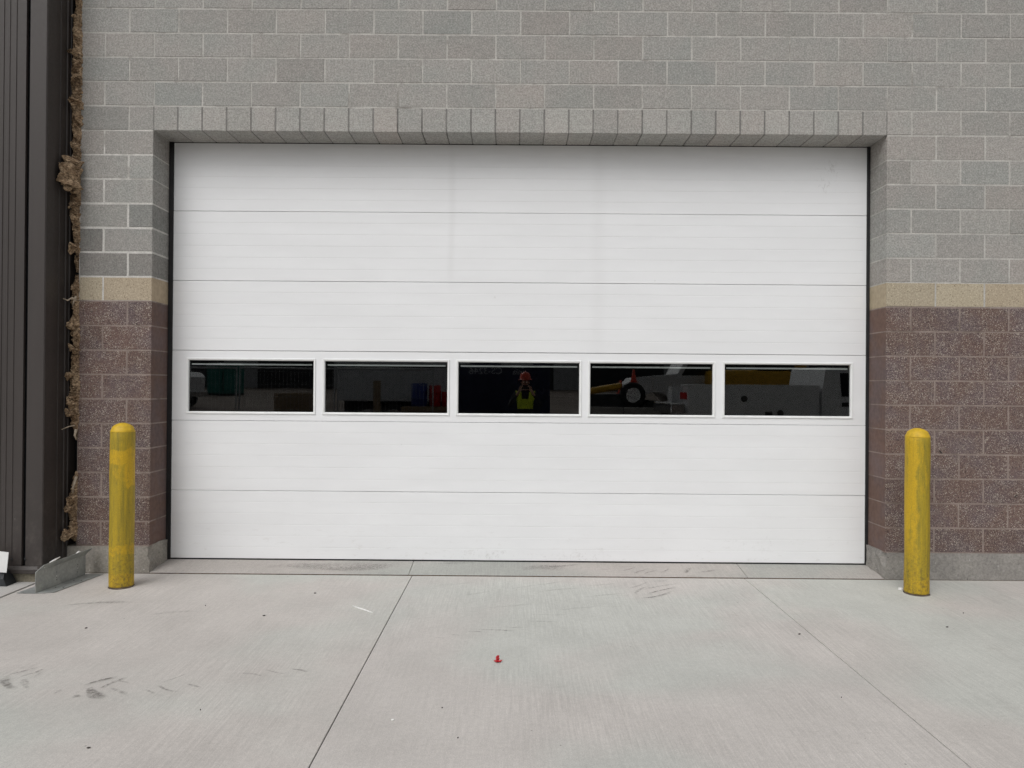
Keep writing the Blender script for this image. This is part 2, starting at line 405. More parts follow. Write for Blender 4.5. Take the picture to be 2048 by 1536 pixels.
apron = empty('pavement', (0, -4.5, 0), kind='structure')
def slab(name, x0, x1, y0, y1, tint=(1,1,1), z=0.0, mat='slab'):
    bm = MB(); bm.box(x0-(0), x1, y0+4.5, y1+4.5, -.07, z, .004)
    o = bm.build(name, M[mat], apron); o.color = (*tint, 1); return o
GAP = .0025
slab('concrete_slab', -3.765, JL-GAP, -9, -.012, (1.0,.995,.99))
slab('concrete_slab', JL+GAP, JR-GAP, -9, -.012, (1.0,1.0,1.0))
slab('concrete_slab', JR+GAP, 4.75, -9, -.012, (1.0,1.0,.995))
slab('concrete_slab', 4.756, 9.0, -9, -.012)
slab('concrete_slab', -9.0, -3.787, -9, -.30, (.93,.94,.95))
# sloping sill under the door, three pieces
def sill(x0, x1):
    bm = MB(); bm.prism([(4.5-.004, -.07), (4.5-.004, .003), (4.5+.004, .008), (4.5+.40, .0595), (4.5+.40, -.07)], 'x', x0, x1)
    o = bm.build('door_sill', M['sill'], apron); return o
sill(-J+.004, JL-.03-GAP); sill(JL-.03+GAP, JR+.03-GAP); sill(JR+.03+GAP, J-.004)

for x_ in (JL, JR): bar('dark_joint_strip', M['rubber'], apron, x_-GAP-.0005, x_+GAP+.0005, -4.5, 4.5-.014, -.03, -.006)  # dark strips added to keep the joint gaps dark
for x_ in (JL-.03, JR+.03): bar('dark_joint_strip', M['dirt'], apron, x_-GAP-.0005, x_+GAP+.0005, 4.5-.002, 4.5+.30, -.05, .0045)
for a_, e_ in ((-J+.004, J-.004),): bar('dark_joint_strip', M['dirt'], apron, a_, e_, 4.5-.0060, 4.5-.0045, -.05, .0055)  # dark strip stands for kerf shadow and dirt before the sill
for a_, e_ in ((XW_, -J), (J, 9.0)): bar('dark_joint_strip', M['dirt'], apron, a_, e_, 4.5-.0118, 4.5-.0068, -.05, .002)
# mud and tyre prints lying on the slabs
def stains(name, strokes, zfun, parent_loc):
    v, f, fade = [], [], []
    rnd = random.Random(3)
    for x0, y0, x1, y1, wd, st in strokes:
        A = Vector((x0, y0)); B = Vector((x1, y1)); t = (B-A); L = t.length; t.normalize(); nn = Vector((-t.y, t.x)); K = 10
        ph = rnd.uniform(0, 6); bow = rnd.uniform(-.10, .10)*L
        base = len(v)
        for i in range(K+1):
            s = i/K; c = A.lerp(B, s) + nn*bow*4*s*(1-s); ww = wd*(.55+.45*math.sin(math.pi*(.12+.76*s)))*(1+.25*math.sin(5*s+ph))
            for q in (-1, -.45, .45, 1):
                pp = c + nn*q*ww*.62; v.append((pp.x, pp.y, zfun(pp.y)))
                fade.append((st if abs(q) < .9 else 0.0)*(min(1, 6*s+.05)*min(1, 4*(1-s)+.02)))
        for i in range(K):
            for q in range(3): f.append((base+i*4+q, base+i*4+q+1, base+(i+1)*4+q+1, base+(i+1)*4+q))
    me = bpy.data.meshes.new(name); me.from_pydata([(x, y+4.5, z) for x, y, z in v], [], f); me.update()
    at = me.attributes.new('fade', 'FLOAT', 'POINT')
    for i, a in enumerate(fade): at.data[i].value = a
    return link(name, me, M['stain'], apron)
TY = [(-2.732,-2.215,-2.643,-2.102,.014,.8),(-2.754,-2.252,-2.715,-2.227,.014,.5),(-2.658,-2.238,-2.598,-2.114,.013,.7),(-2.571,-2.259,-2.575,-2.151,.013,.4),
 (-2.728,-2.256,-2.581,-2.402,.05,.75),(-2.625,-2.26,-2.505,-2.405,.03,.4),(-2.345,-2.459,-2.336,-2.401,.02,.4),(-2.223,-2.504,-2.209,-2.462,.03,.7),
 (-2.255,-2.344,-2.139,-2.226,.018,1),(-2.152,-2.386,-2.083,-2.229,.02,1),(-2.209,-2.37,-2.061,-2.505,.055,.85),(-2.106,-2.374,-1.964,-2.461,.022,.4),
 (-1.868,-2.335,-1.728,-2.42,.018,.6),(-1.737,-2.31,-1.634,-2.363,.016,.45),(-1.254,-2.095,-1.142,-2.142,.016,.55),(-1.512,-2.163,-1.357,-2.212,.014,.35),
 (-1.92,-2.392,-1.834,-2.454,.018,.35),(-2.145,-2.284,-2.029,-2.316,.012,.4),(-1.875,-2.301,-1.785,-2.132,.01,.35),(-1.381,-2.11,-1.25,-2.169,.012,.35)]
stains('tyre_mark', TY, lambda y: .0042, None)
HB = [(.998,-.367,1.31,-.193,.022,.5),(1.005,-.5,1.267,-.307,.026,.75),(.923,-.635,1.199,-.428,.024,.7),(.898,-.52,1.042,-.291,.024,.4),(.879,-.354,1.069,-.14,.024,.4),(.969,-.623,1.113,-.556,.018,.4),(1.101,-.139,1.232,-.117,.018,.4),
      (.10,-.30,.36,-.16,.02,.3),(.15,-.50,.50,-.38,.02,.3),(-.05,-.42,.16,-.30,.02,.25),(.55,-.28,.80,-.20,.02,.3),(.5,-.62,.82,-.50,.02,.3),(-.62,-.30,-.35,-.2,.02,.25),(-.4,-.6,-.2,-.48,.02,.22),
      (-.27,-1.40,-.01,-1.43,.012,.6),(-.32,-1.43,-.22,-1.44,.016,.45),(-.42,-1.50,-.35,-1.51,.016,.4),(-.52,-1.56,-.45,-1.57,.012,.3),(-.09,-1.33,.09,-1.33,.012,.35),(-.13,-1.39,0,-1.395,.012,.35),(.06,-1.2,.3,-1.22,.012,.35),(.1,-1.05,.35,-1.06,.012,.3),(-.2,-.9,.12,-.8,.03,.22),(.3,-.95,.6,-.85,.03,.2),(-3.2,-.95,-2.75,-.85,.05,.4),(-2.5,-1.15,-2.2,-1.05,.04,.25)]
stains('tyre_mark', HB, lambda y: .0042, None)
SS = [(.98,.06,1.12,.16,.014,.6),(1.06,.05,1.2,.14,.014,.6),(1.2,.08,1.3,.18,.014,.5),(1.42,.08,1.5,.2,.03,.7),(.9,.12,1.02,.2,.014,.5),(1.55,.1,1.72,.16,.02,.5),
      (-1.95,.15,-1.0,.17,.16,.30),(-1.7,.12,-1.05,.2,.10,.25),(-2.15,.12,-1.6,.16,.10,.2),(.05,.15,.42,.17,.12,.40),(.2,.22,.55,.26,.03,.5),(-.7,.24,-.3,.27,.02,.4)]
stains('mud_smear', SS, lambda y: .0045 + .0075 + max(0, y-.004)*.130, None)

# ------------------------------------------------------------------ masonry wall
wall = empty('block_wall', (0, 0, 0), 'grey concrete block wall with tan band and speckled brown base around the white door', 'wall')
MESHES = {}
rb = random.Random(11)
def block_mesh(wd, ht, dp, var):
    key = (round(wd, 3), round(ht, 3), round(dp, 3), var)
    if key not in MESHES:
        c = .0035; j = lambda s=.0011: rb.uniform(-s, s)
        b = MB()
        nx = 4 if wd > .3 else 3
        fr = []
        xsn = [c + (wd-2*c)*i/(nx-1) for i in range(nx)]
        ring = [(x, c + j()) for x in xsn] + [(wd-c+j(), ht*.5)] + [(x, ht-c + j()) for x in reversed(xsn)] + [(c+j(), ht*.5)]
        outer = [(0 if i == 0 else x if i < nx-1 else wd, 0) for i, x in enumerate(xsn)] + [(wd, ht*.5)] + [(wd if i == 0 else x if i < nx-1 else 0, ht) for i, x in enumerate(reversed(xsn))] + [(0, ht*.5)]
        n = len(ring)
        b.v += [(x, 0, z) for x, z in ring] + [(x, c, z) for x, z in outer] + [(x, dp, z) for x, z in outer]
        b.face(range(n))
        for i in range(n):
            k = (i+1) % n
            b.face((i, k, n+k, n+i)); b.face((n+i, n+k, 2*n+k, 2*n+i))
        b.face(range(2*n, 3*n))
        MESHES[key] = b.mesh('block')
    return MESHES[key]
blocks_far = {'grey_block': MB(), 'tan_block': MB(), 'brown_block': MB()}
JT = .0100
def block(kind, x0, x1, row, dp=.10, tone=None, jt=JT, far=False, base=None):
    z0 = ZL + row*CO
    left_corner = abs(x0 - J) < 1e-4; right_corner = abs(x1 + J) < 1e-4
    a = x0 + (0 if left_corner else jt/2); e = x1 - (0 if right_corner else jt/2)
    zb = z0 + (jt/2 if not (row == 0 and base == 'lintel') else 0.0); zt = z0 + CO - jt/2
    if far:
        blocks_far[kind].box(a, e, 0, .1, zb, zt); return
    me = block_mesh(e-a, zt-zb, dp, rb.randrange(4))
    o = bpy.data.objects.new(kind, me); C.objects.link(o); o.parent = wall
    if not me.materials: me.materials.append(None)
    o.material_slots[0].link = 'OBJECT'; o.material_slots[0].material = M[kind]
    dy = rb.uniform(-.0012, .0012)
    o.location = (a, dy, zb + rb.uniform(-.0006, .0006))
    t = tone if tone else rb.gauss(1.0, .04); h = rb.gauss(0, .012)
    o.color = (t*(1+h), t, t*(1-h*.3), 1)
def kind_of(row): return 'grey_block' if row >= -6 else 'tan_block' if row == -7 else 'brown_block'
XW = -3.6576; XI = 4.55; XO = 9.0
def run(row, x0, x1, first, dp):
    x = x0; n = 0
    while x < x1 - 1e-3:
        wdt = first if n == 0 else U
        e = min(x + wdt, x1)
        if e - x > .03: block(kind_of(row), x, e, row, dp, far=(x > XI))
        x = e; n += 1
TONES = {(-4, 1): .78, (-5, 0): .68, (-6, 0): .74, (-6, 1): .74}
for row in range(-17, 0):
    half = (row % 2 == 0)          # left pillar: even rows full+half, odd rows half+full
    parts = [(XW, XW+U), (XW+U, -J)] if half else [(XW, XW+U/2), (XW+U/2, -J)]
    for i, (a, e) in enumerate(parts):
        block(kind_of(row), a, e, row, DEP if i == 1 else .1, TONES.get((row, i)), jt=.016 if row in (-4, -5, -6) else .0115)
    # right side: odd rows start full, even rows start with a half
    x = J; first = U if row % 2 else U/2
    block(kind_of(row), x, x+first, row, DEP)
    run(row, x+first, XO, U, .1)
# lintel course of half-width units, then the courses above
x = XW; block('grey_block', x, x+U, 0, tone=.88); block('grey_block', x+U, -J, 0)
for i in range(30): block('grey_block', -J+i*U/2, -J+(i+1)*U/2, 0, DEP, tone=rb.gauss(1.11, .045), base='lintel')
block('grey_block', J, J+U/2, 0, tone=1.1); run(0, J+U/2, XO, U, .1)
for row in range(1, 12):
    first = U/2 if row % 2 else U
    if row <= 6:
        run(row, XW, XO, first, .1)
    else:
        x = XW; n = 0
        while x < XO - .01:
            e = x + (first if n == 0 else U); block('grey_block', x, e, row, far=True); x = e; n += 1
for kname, mb in blocks_far.items():
    o = mb.build(kname, M[kname], wall); o['kind'] = 'stuff'; o.color = (1, 1, 1, 1)
# mortar and wall core, recessed behind the block faces
MR = .0022; JI = .0014
ZT = ZL + 12*CO
def core(name, mat, x0, x1, z0, z1, y0=MR, y1=DEP-.004): return bar(name, M[mat], wall, x0, x1, y0, y1, z0, z1)
ZB1 = ZL - 7*CO
for x0, x1 in ((XW+.002, -J-JI), (J+JI, XO)):
    core('mortar', 'mortar_brown', x0, x1, ZF-.004, ZB1 + JT/2)
    core('mortar', 'mortar_pale' if x0 < 0 else 'mortar_grey', x0, x1, ZB1 + JT/2, ZL)
core('mortar', 'mortar_grey', XW+.002, XO, ZL+.1975, ZT)
core('mortar', 'mortar_grey', XW+.002, -J-JI, ZL, ZL+.1975); core('mortar', 'mortar_grey', J+JI, XO, ZL, ZL+.1975)
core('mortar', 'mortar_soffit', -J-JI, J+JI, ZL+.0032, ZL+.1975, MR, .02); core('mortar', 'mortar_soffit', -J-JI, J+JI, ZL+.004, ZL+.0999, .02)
bar('coping', M['footing'], wall, XW-.03, XO, -.04, .36, ZT, ZT+.09, .01)
# concrete footing under the blocks, rough at the jambs
def footing(x0, x1, jamb):
    bm = bmesh.new(); bmesh.ops.create_grid(bm, x_segments=1, y_segments=1, size=1); bm.free()
    b = MB(); nz, ny = 7, 10; rr = random.Random(5 if jamb < 0 else 9)
    # front face, top face, jamb face (chipped), as one closed block
    xj = x1 if jamb < 0 else x0; xo = x0 if jamb < 0 else x1
    sgn = 1 if jamb < 0 else -1
    grid = {}
    for i in range(ny+1):
        for k in range(nz+1):
            y = -.006 + (DEP+.03)*i/ny; z = -.07 + (ZF-.004+.07)*k/nz
            nz_ = noise.noise(Vector((y*14, z*16, 3.1*jamb)))*.010 + noise.noise(Vector((y*40, z*40, 1.7*jamb)))*.005
            chip = -.02 if (i <= 1 and k >= nz-2) else 0
            top = .016*max(0, noise.noise(Vector((y*9, 7*jamb, 0)))+.35) if k == nz and i > 1 else 0
            x = xj + sgn*(.004 + nz_ + chip*(0.6+.4*rr.random()) + (.012 if i > 5 else 0))
            grid[i, k] = len(b.v); b.v.append((x, y, z + top))
    for i in range(ny):
        for k in range(nz): b.face((grid[i,k], grid[i+1,k], grid[i+1,k+1], grid[i,k+1]))
    o0 = len(b.v)
    for i in (0, ny):
        for k in range(nz+1):
            p = b.v[grid[i,k]]; b.v.append((xo, p[1], -.07 + (ZF-.004+.07)*k/nz))
    fr = lambda k: o0+k; bk = lambda k: o0+nz+1+k
    for k in range(nz):
        b.face((grid[0,k], grid[0,k+1], fr(k+1), fr(k))); b.face((grid[ny,k], grid[ny,k+1], bk(k+1), bk(k))); b.face((fr(k), fr(k+1), bk(k+1), bk(k)))
    b.face([grid[i,nz] for i in range(ny+1)] + [bk(nz), fr(nz)]); b.face([grid[i,0] for i in range(ny+1)] + [bk(0), fr(0)])
    o = b.build('footing', M['footing'], wall); return o
footing(-3.74, -J, -1).color = (1.12,1.1,1.05,1); footing(J, XO, 1)
# dark smears stuck on the brown face right of the door
for x, z, an in ((3.503, 1.056, -.7), (4.126, .699, .6)):
    b = MB(); b.tube([(x-.02*math.cos(an), -.006, z-.02*math.sin(an)), (x, -.008, z+.003), (x+.016*math.cos(an), -.006, z+.016*math.sin(an))], [.002, .004, .0015], 6); b.build('black_smear', M['black_paint'], wall)

# dark room behind the door so that the panes look into shade
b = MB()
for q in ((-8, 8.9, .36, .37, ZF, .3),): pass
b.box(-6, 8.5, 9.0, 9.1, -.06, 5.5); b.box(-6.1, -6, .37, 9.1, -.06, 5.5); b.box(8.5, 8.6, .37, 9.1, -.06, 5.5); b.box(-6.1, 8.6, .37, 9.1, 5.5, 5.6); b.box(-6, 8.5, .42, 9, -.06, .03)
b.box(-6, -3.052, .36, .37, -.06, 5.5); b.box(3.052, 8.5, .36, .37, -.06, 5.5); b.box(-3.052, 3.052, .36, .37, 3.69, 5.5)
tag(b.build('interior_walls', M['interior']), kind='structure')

# ------------------------------------------------------------------ sectional door
door = empty('garage_door', (0, .305, .05), 'white sectional overhead door with five dark windows filling the block opening', 'door')
DL, DR = -3.018, 3.030; DZ = [.0575, .6485, 1.258, 1.866, 2.474, 3.081, 3.676]
def section_profile(z0, z1, ribs=6):
    pr = []; c = .0030
    pr.append((.05, z0+.001)); pr.append((.006, z0+.001)); pr.append((0, z0+.001+c))
    for i in range(1, ribs):
        z = z0 + (z1-z0)*i/ribs
        pr += [(0, z-.0008), (.0013, z-.0002), (.0014, z+.0002), (0, z+.0052)]
    pr += [(0, z1-.001-c), (.006, z1-.001), (.05, z1-.001)]
    return pr
rs = random.Random(2)
for i in range(6):
    if i == 3: pass
    z0, z1 = DZ[i], DZ[i+1]
    if i == 2:
        continue
    pr = section_profile(z0, z1)
    b = MB(); NX = 14
    bow = [rs.uniform(-.0012, .0012) for _ in range(NX+1)]
    for s in range(NX+1):
        x = DL + (DR-DL)*s/NX
        for y, z in pr: b.v.append((x, y + bow[s]*(1 if y < .04 else 0), z - .05 + .0015*math.sin(math.pi*s/NX*1.0)*(1 if i in (3, 4) else 0)))
    K = len(pr)
    for s in range(NX):
        for k in range(K): b.face((s*K+k, s*K+(k+1) % K, (s+1)*K+(k+1) % K, (s+1)*K+k))
    b.face(range(K)); b.face(range(NX*K, (NX+1)*K))
    b.build('door_section', M['door'], door)
# the glazed section
z0, z1 = DZ[2]+.0015, DZ[3]-.0015
WIN = [(-2.864, -1.779), (-1.677, -.613), (-.516, .535), (.632, 1.695), (1.801, 2.889)]
WZ0, WZ1 = 1.336, 1.780
E_ = .004
b = MB()
b.box(DL, DR, 0, .05, z0-.05, WZ0-E_-.05, 0); b.box(DL, DR, 0, .05, WZ1+E_-.05, z1-.05, 0)
xx = [DL] + [v for a, e in WIN for v in (a-E_, e+E_)] + [DR]
for i in range(0, len(xx), 2): b.box(xx[i], xx[i+1], 0, .05, WZ0-E_-.05, WZ1+E_-.05)
b.build('glazed_section', M['door'], door)
for a, e in WIN:
    fr = MB(); f_ = .021
    x0, x1, q0, q1 = a-f_, e+f_, WZ0-f_-.05, WZ1+f_-.05
    rings = [(0, .0005), (0.0, -.0055), (.003, -.0095), (.013, -.0085), (.0175, -.005), (.0205, .004), (.021, .020)]
    n = len(fr.v)
    for inn, y in rings: fr.v += [(x0+inn, y, q0+inn), (x1-inn, y, q0+inn), (x1-inn, y, q1-inn), (x0+inn, y, q1-inn)]
    for r_ in range(len(rings)-1):
        for k in range(4): fr.face((r_*4+k, r_*4+(k+1) % 4, (r_+1)*4+(k+1) % 4, (r_+1)*4+k))
    fo = fr.build('window_frame', M['white_frame'], door)
    pb = MB(); pb.box(a+.0005, e-.0005, .012, .016, WZ0-.05+.0005, WZ1-.05-.0005); pb.build('pane', M['glass'], fo)
    gb = MB(); zt = WZ1-.05-.030; gb.box(a+.018, e-.018, .0175, .026, zt-.009, zt+.004); gb.build('reflection_bar', M['reflection_line'], fo)  # pale bar added for the reflected line below the top frame
    gk = MB()   # black gasket round the pane
    gk.box(a, a+.006, .0165, .030, WZ0-.05, WZ1-.05); gk.box(e-.006, e, .0165, .030, WZ0-.05, WZ1-.05); gk.box(a+.006, e-.006, .0165, .030, WZ1-.056, WZ1-.05); gk.box(a+.006, e-.006, .0165, .030, WZ0-.05, WZ0-.046)
    gk.build('gasket', M['rubber'], fo)
def seal(x0, x1, name='side_seal'):
    b = MB(); NZ = 24; rr = random.Random(int(x0*100))
    for i in range(NZ+1):
        z = .0 + (3.67-.0)*i/NZ; wv = rr.uniform(-.0015, .0015)
        for x, y in ((x0, -.012+wv), (x1, -.012+wv), (x1+wv*.5, .05), (x0, .05)): b.v.append((x, y, z-.0))
    for i in range(NZ):
        for k in range(4): b.face((i*4+k, i*4+(k+1) % 4, (i+1)*4+(k+1) % 4, (i+1)*4+k))
    b.face((0,1,2,3)); b.face([NZ*4+k for k in range(4)])
    return b.build(name, M['rubber'], door)
seal(-3.046, DL+.010); seal(DR-.008, 3.046)
b = MB(); b.prism([(.002, -.012), (.002, .0080), (.05, .0080), (.05, -.012)], 'x', DL, DR); b.build('bottom_seal', M['rubber'], door)
bar('top_seal', M['rubber'], door, DL, DR, .012, .045, 3.6265, 3.632)

# ------------------------------------------------------------------ bronze metal building on the left
mbld = empty('metal_building', (-4.5, -.3, 0), 'dark bronze ribbed metal clad building at left edge, corner beside the block wall', 'building')
def sheet(name, poly, z0, z1, th=.004, par=mbld, mat='siding'):
    """polyline in plan (world x, y) given thickness and pulled up from z0 to z1"""
    b = MB(); P = [Vector(p) for p in poly]; n = len(P)
    off = []
    for i, p in enumerate(P):
        t = (P[min(i+1, n-1)] - P[max(i-1, 0)]).normalized(); off.append(p + Vector((-t.y, t.x))*th)
    ring = [(p.x+4.5, p.y+.3) for p in P] + [(p.x+4.5, p.y+.3) for p in reversed(off)]
    k = len(ring)
    b.v += [(x, y, z0) for x, y in ring] + [(x, y, z1) for x, y in ring]
    for i in range(k): b.face((i, (i+1) % k, k+(i+1) % k, k+i))
    for i in range(n-1):
        b.face((i, i+1, k-2-i, k-1-i)); b.face((k+i, k+i+1, k+k-2-i, k+k-1-i))
    return b.build(name, M[mat], par)
YF = -.325; ZW = 6.3
# corner trim wraps from the front face onto the return
sheet('corner_trim', [(-3.871, YF+.030), (-3.871, YF+.004), (-3.838, YF+.004), (-3.836, YF-.004), (-3.738, YF-.004), (-3.731, YF+.003), (-3.731, -.215)], .105, ZW)
sheet('return_panel', [(-3.737, -.225), (-3.737, -.150), (-3.742, -.146), (-3.742, -.140), (-3.737, -.136), (-3.737, -.055)], .105, ZW)
sheet('jamb_trim', [(-3.737, -.060), (-3.729, -.056), (-3.729, -.030), (-3.735, -.026), (-3.735, -.012), (-3.726, -.008), (-3.726, .004), (-3.734, .008), (-3.734, .10)], .105, ZW)
# ribbed panels, each 0.3 wide, with a deep joint next to the corner trim
for i in range(10):
    x1 = -3.902 - i*.305; x0 = x1 - .277
    sheet('siding_panel', [(x0-.028, YF+.032), (x0-.004, YF+.032), (x0, YF+.004), (x0+.10, YF+.002), (x0+.103, YF+.007), (x0+.109, YF+.007), (x0+.112, YF+.002), (x0+.125, YF+.002), (x0+.129, YF-.003), (x0+.150, YF-.003), (x0+.154, YF+.002),
           (x1-.078, YF+.002), (x1-.074, YF+.007), (x1-.068, YF+.007), (x1-.064, YF+.001), (x1, YF+.003), (x1+.002, YF+.026)], .105, ZW)
bar('sheathing', M['dark_steel'], mbld, -2.5, .62, .015+.325-.0+.0, .05+.325, .1, ZW)
bar('sheathing', M['dark_steel'], mbld, -2.5, .605, .02, .045, .1, ZW)
bar('gap_backing', M['rubber'], mbld, .60, .84, .50, .52, .0, ZW)
# base flashing with drip edge
b = MB(); b.prism([(YF+.3-.006, .128), (YF+.3-.022, .104), (YF+.3-.022, .076), (YF+.3-.010, .070), (YF+.3+.02, .070), (YF+.3+.02, .128)], 'x', -2.5, .786); b.build('base_flashing', M['siding'], mbld)
b = MB(); b.prism([(.764, .128), (.788, .104), (.788, .078), (.776, .070), (.74, .070), (.74, .128)], 'y', YF+.3-.020, .31); b.build('base_flashing', M['siding'], mbld)
for x in (-3.972, -3.871+.03-.028, -4.19, -4.275):
    b = MB(); b.lathe([(.007, 0), (.007, .003), (.0045, .004), (.004, .008)], n=8); me = b.mesh('screw')
    o = link('screw', me, M['dark_steel'], mbld, (x+4.5, YF+.3-.002, .185)); o.rotation_euler = (R(90), 0, 0)
b = MB(); b.box(-2.5, .745, .005, .30, -.07, .0705); o = b.build('stem_wall', M['footing'], mbld); o.color = (1.05, 1.0, .82, 1)

# ------------------------------------------------------------------ torn insulation in the gap
def batt(name, out, seed, label):
    """crumpled strip: rows of (z, x_left, x_right)"""
    rr = random.Random(seed); out = sorted(out, key=lambda r_: r_[0])
    z0, z1 = out[0][0], out[-1][0]; nz = int((z1-z0)/.006); nu = 16
    def at(z):
        for a, c in zip(out, out[1:]):
            if a[0] <= z <= c[0]:
                t = (z-a[0])/(c[0]-a[0]); return a[1]+(c[1]-a[1])*t, a[2]+(c[2]-a[2])*t
        return out[-1][1:]
    b = MB()
    for i in range(nz+1):
        z = z0+(z1-z0)*i/nz; xl, xr = at(z); xl -= .010; end = min(1, 7*i/nz + .3, 7*(nz-i)/nz + .3)
        for j in range(nu+1):
            u = j/nu; an = math.pi*u
            x = xl+(xr-xl)*u; bul = math.sin(an)**.6
            q = Vector((x*16+seed, z*22 + x*30, seed*.37)); q2 = Vector((x*40, z*70 + 12*math.sin(z*9+seed), seed))
            fold = abs(noise.noise(q2))*.085 + noise.noise(q)*.030 + abs(noise.noise(q2*2.1))*.045
            y = .03 - .085*bul*end + fold*(.25+.55*bul)
            xx = x + noise.noise(Vector((z*45, u*3, seed+5)))*.007*(1 if u in (0, 1) else 1)
            b.v.append((max(xx, -3.722), y, z + noise.noise(Vector((z*20, u*7, seed)))*.006))
    W = nu+1
    for i in range(nz):
        for j in range(nu): b.face((i*W+j, i*W+j+1, (i+1)*W+j+1, (i+1)*W+j), True)
    n = len(b.v)   # back
    for i in range(nz+1):
        for j in (0, nu): p = b.v[i*W+j]; b.v.append((p[0], .12, p[2]))
    for i in range(nz):
        b.face((i*W, (i+1)*W, n+(i+1)*2, n+i*2)); b.face((i*W+nu, (i+1)*W+nu, n+(i+1)*2+1, n+i*2+1)); b.face((n+i*2, n+i*2+1, n+(i+1)*2+1, n+(i+1)*2))
    b.face([j for j in range(W)] + [n+1, n]); b.face([nz*W+j for j in range(W)] + [n+nz*2+1, n+nz*2])
    return tag(b.build(name, M['insulation']), label, 'insulation', 'torn insulation stuffed in the wall gap')
UP = [(5.6,-3.70,-3.64),(4.9,-3.70,-3.64),(4.72,-3.70,-3.64),(4.70,-3.698,-3.644),(4.501,-3.717,-3.638),(4.293,-3.707,-3.636),(4.252,-3.719,-3.631),(4.168,-3.743,-3.627),(4.085,-3.746,-3.626),(3.982,-3.733,-3.629),(3.919,-3.74,-3.62),(3.774,-3.735,-3.619),(3.712,-3.722,-3.622),(3.662,-3.709,-3.634),(3.463,-3.711,-3.64),(3.401,-3.727,-3.64),(3.172,-3.721,-3.638),(3.089,-3.74,-3.637),(2.965,-3.735,-3.64),(2.862,-3.701,-3.639),(2.675,-3.699,-3.637),(2.53,-3.693,-3.644),(2.497,-3.685,-3.647)]
MI = [(2.476,-3.693,-3.643),(2.364,-3.704,-3.642),(2.302,-3.708,-3.646),(2.26,-3.716,-3.641),(2.198,-3.69,-3.645),(2.136,-3.694,-3.644),(2.074,-3.718,-3.631),(1.97,-3.713,-3.63),(1.888,-3.7,-3.637),(1.763,-3.702,-3.636),(1.68,-3.718,-3.627),(1.598,-3.722,-3.626),(1.473,-3.72,-3.625),(1.37,-3.732,-3.632),(1.287,-3.714,-3.631),(1.225,-3.697,-3.639),(1.163,-3.68,-3.634),(1.101,-3.675,-3.642)]
LO = [(.84,-3.673,-3.64),(.666,-3.7,-3.642),(.625,-3.729,-3.642),(.563,-3.736,-3.641),(.501,-3.719,-3.64),(.439,-3.71,-3.64),(.356,-3.722,-3.635),(.294,-3.709,-3.642),(.257,-3.688,-3.642)]
bu = batt('insulation_batt', UP, 1, 'tall brown insulation strip in the gap beside grey blocks, with a torn flap sticking out')
bmi = batt('insulation_batt', MI, 4, 'brown insulation strip in the gap beside the tan band and upper brown blocks')
blo = batt('insulation_batt', LO, 8, 'short brown insulation tuft low in the gap behind the left yellow bollard')
def flap(par, base, tip, wb, wt, seed):
    b = MB(); A = Vector(base); T = Vector(tip); t = (T-A); L = t.length; t.normalize()
    side = t.cross(Vector((0.25, -1, .1))).normalized(); outv = side.cross(t)
    nl, nw = 16, 8
    for i in range(nl+1):
        s = i/nl; wd = wb+(wt-wb)*s
        if s > .8: wd *= 1-(s-.8)*2.6
        for j in range(nw+1):
            u = j/nw-.5
            p = A + t*L*s*(1+.10*noise.noise(Vector((u*6, seed, 0)))) + side*u*wd + outv*(.012*math.sin(u*5+seed+s*2) + .018*math.sin(math.pi*s) + .030*noise.noise(Vector((s*3, u*5, seed))) + .014*noise.noise(Vector((s*9, u*14, seed))))
            b.v.append(tuple(p))
    W = nw+1
    for i in range(nl):
        for j in range(nw): b.face((i*W+j, i*W+j+1, (i+1)*W+j+1, (i+1)*W+j), True)
    o = b.build('torn_flap', M['insulation'], par)
    md = o.modifiers.new('thick', 'SOLIDIFY'); md.thickness = .010
    return o
rt = random.Random(21)
for par_, zs in ((bu, (4.58, 4.30, 4.12, 3.86, 3.55, 3.03, 2.94, 2.66)), (bmi, (2.36, 2.05, 1.86, 1.62, 1.42, 1.34)), (blo, (.60, .53, .34))):
    for z_ in zs:
        L_ = rt.uniform(.03, .075); a_ = rt.uniform(-1.35, 1.35); x_ = rt.uniform(-3.69, -3.65)
        flap(par_, (x_, -.045, z_), (max(x_ - L_*.75*math.cos(a_), -3.724), -.045 - L_*.55, z_ + L_*math.sin(a_)), rt.uniform(.05, .11), rt.uniform(.02, .05), rt.uniform(0, 50))
flap(bu, (-3.640, -.035, 3.345), (-3.712, -.150, 3.415), .13, .05, 1); flap(bu, (-3.638, -.050, 3.27), (-3.716, -.185, 3.335), .15, .10, 2)
flap(bu, (-3.640, -.060, 3.235), (-3.716, -.205, 3.215), .13, .12, 3.3); flap(bu, (-3.642, -.055, 3.22), (-3.70, -.16, 3.165), .10, .07, 5); flap(bu, (-3.640, -.045, 3.20), (-3.668, -.07, 3.13), .08, .05, 7)
def strand(par, pts, r0): b = MB(); b.tube(pts, [r0*(1-.6*i/(len(pts)-1)) for i in range(len(pts))], 6); b.build('torn_strand', M['pale_fibre'], par)
strand(bmi, [(-3.655, -.03, 2.255), (-3.68, -.055, 2.275), (-3.70, -.08, 2.25), (-3.722, -.105, 2.262)], .011); strand(bmi, [(-3.66, -.03, 2.29), (-3.675, -.04, 2.24), (-3.69, -.03, 2.20)], .010)
strand(bmi, [(-3.66, -.03, 1.222), (-3.69, -.06, 1.215), (-3.722, -.108, 1.193)], .007); strand(bmi, [(-3.655, -.02, 1.19), (-3.665, -.02, 1.14), (-3.66, -.0, 1.10)], .014)
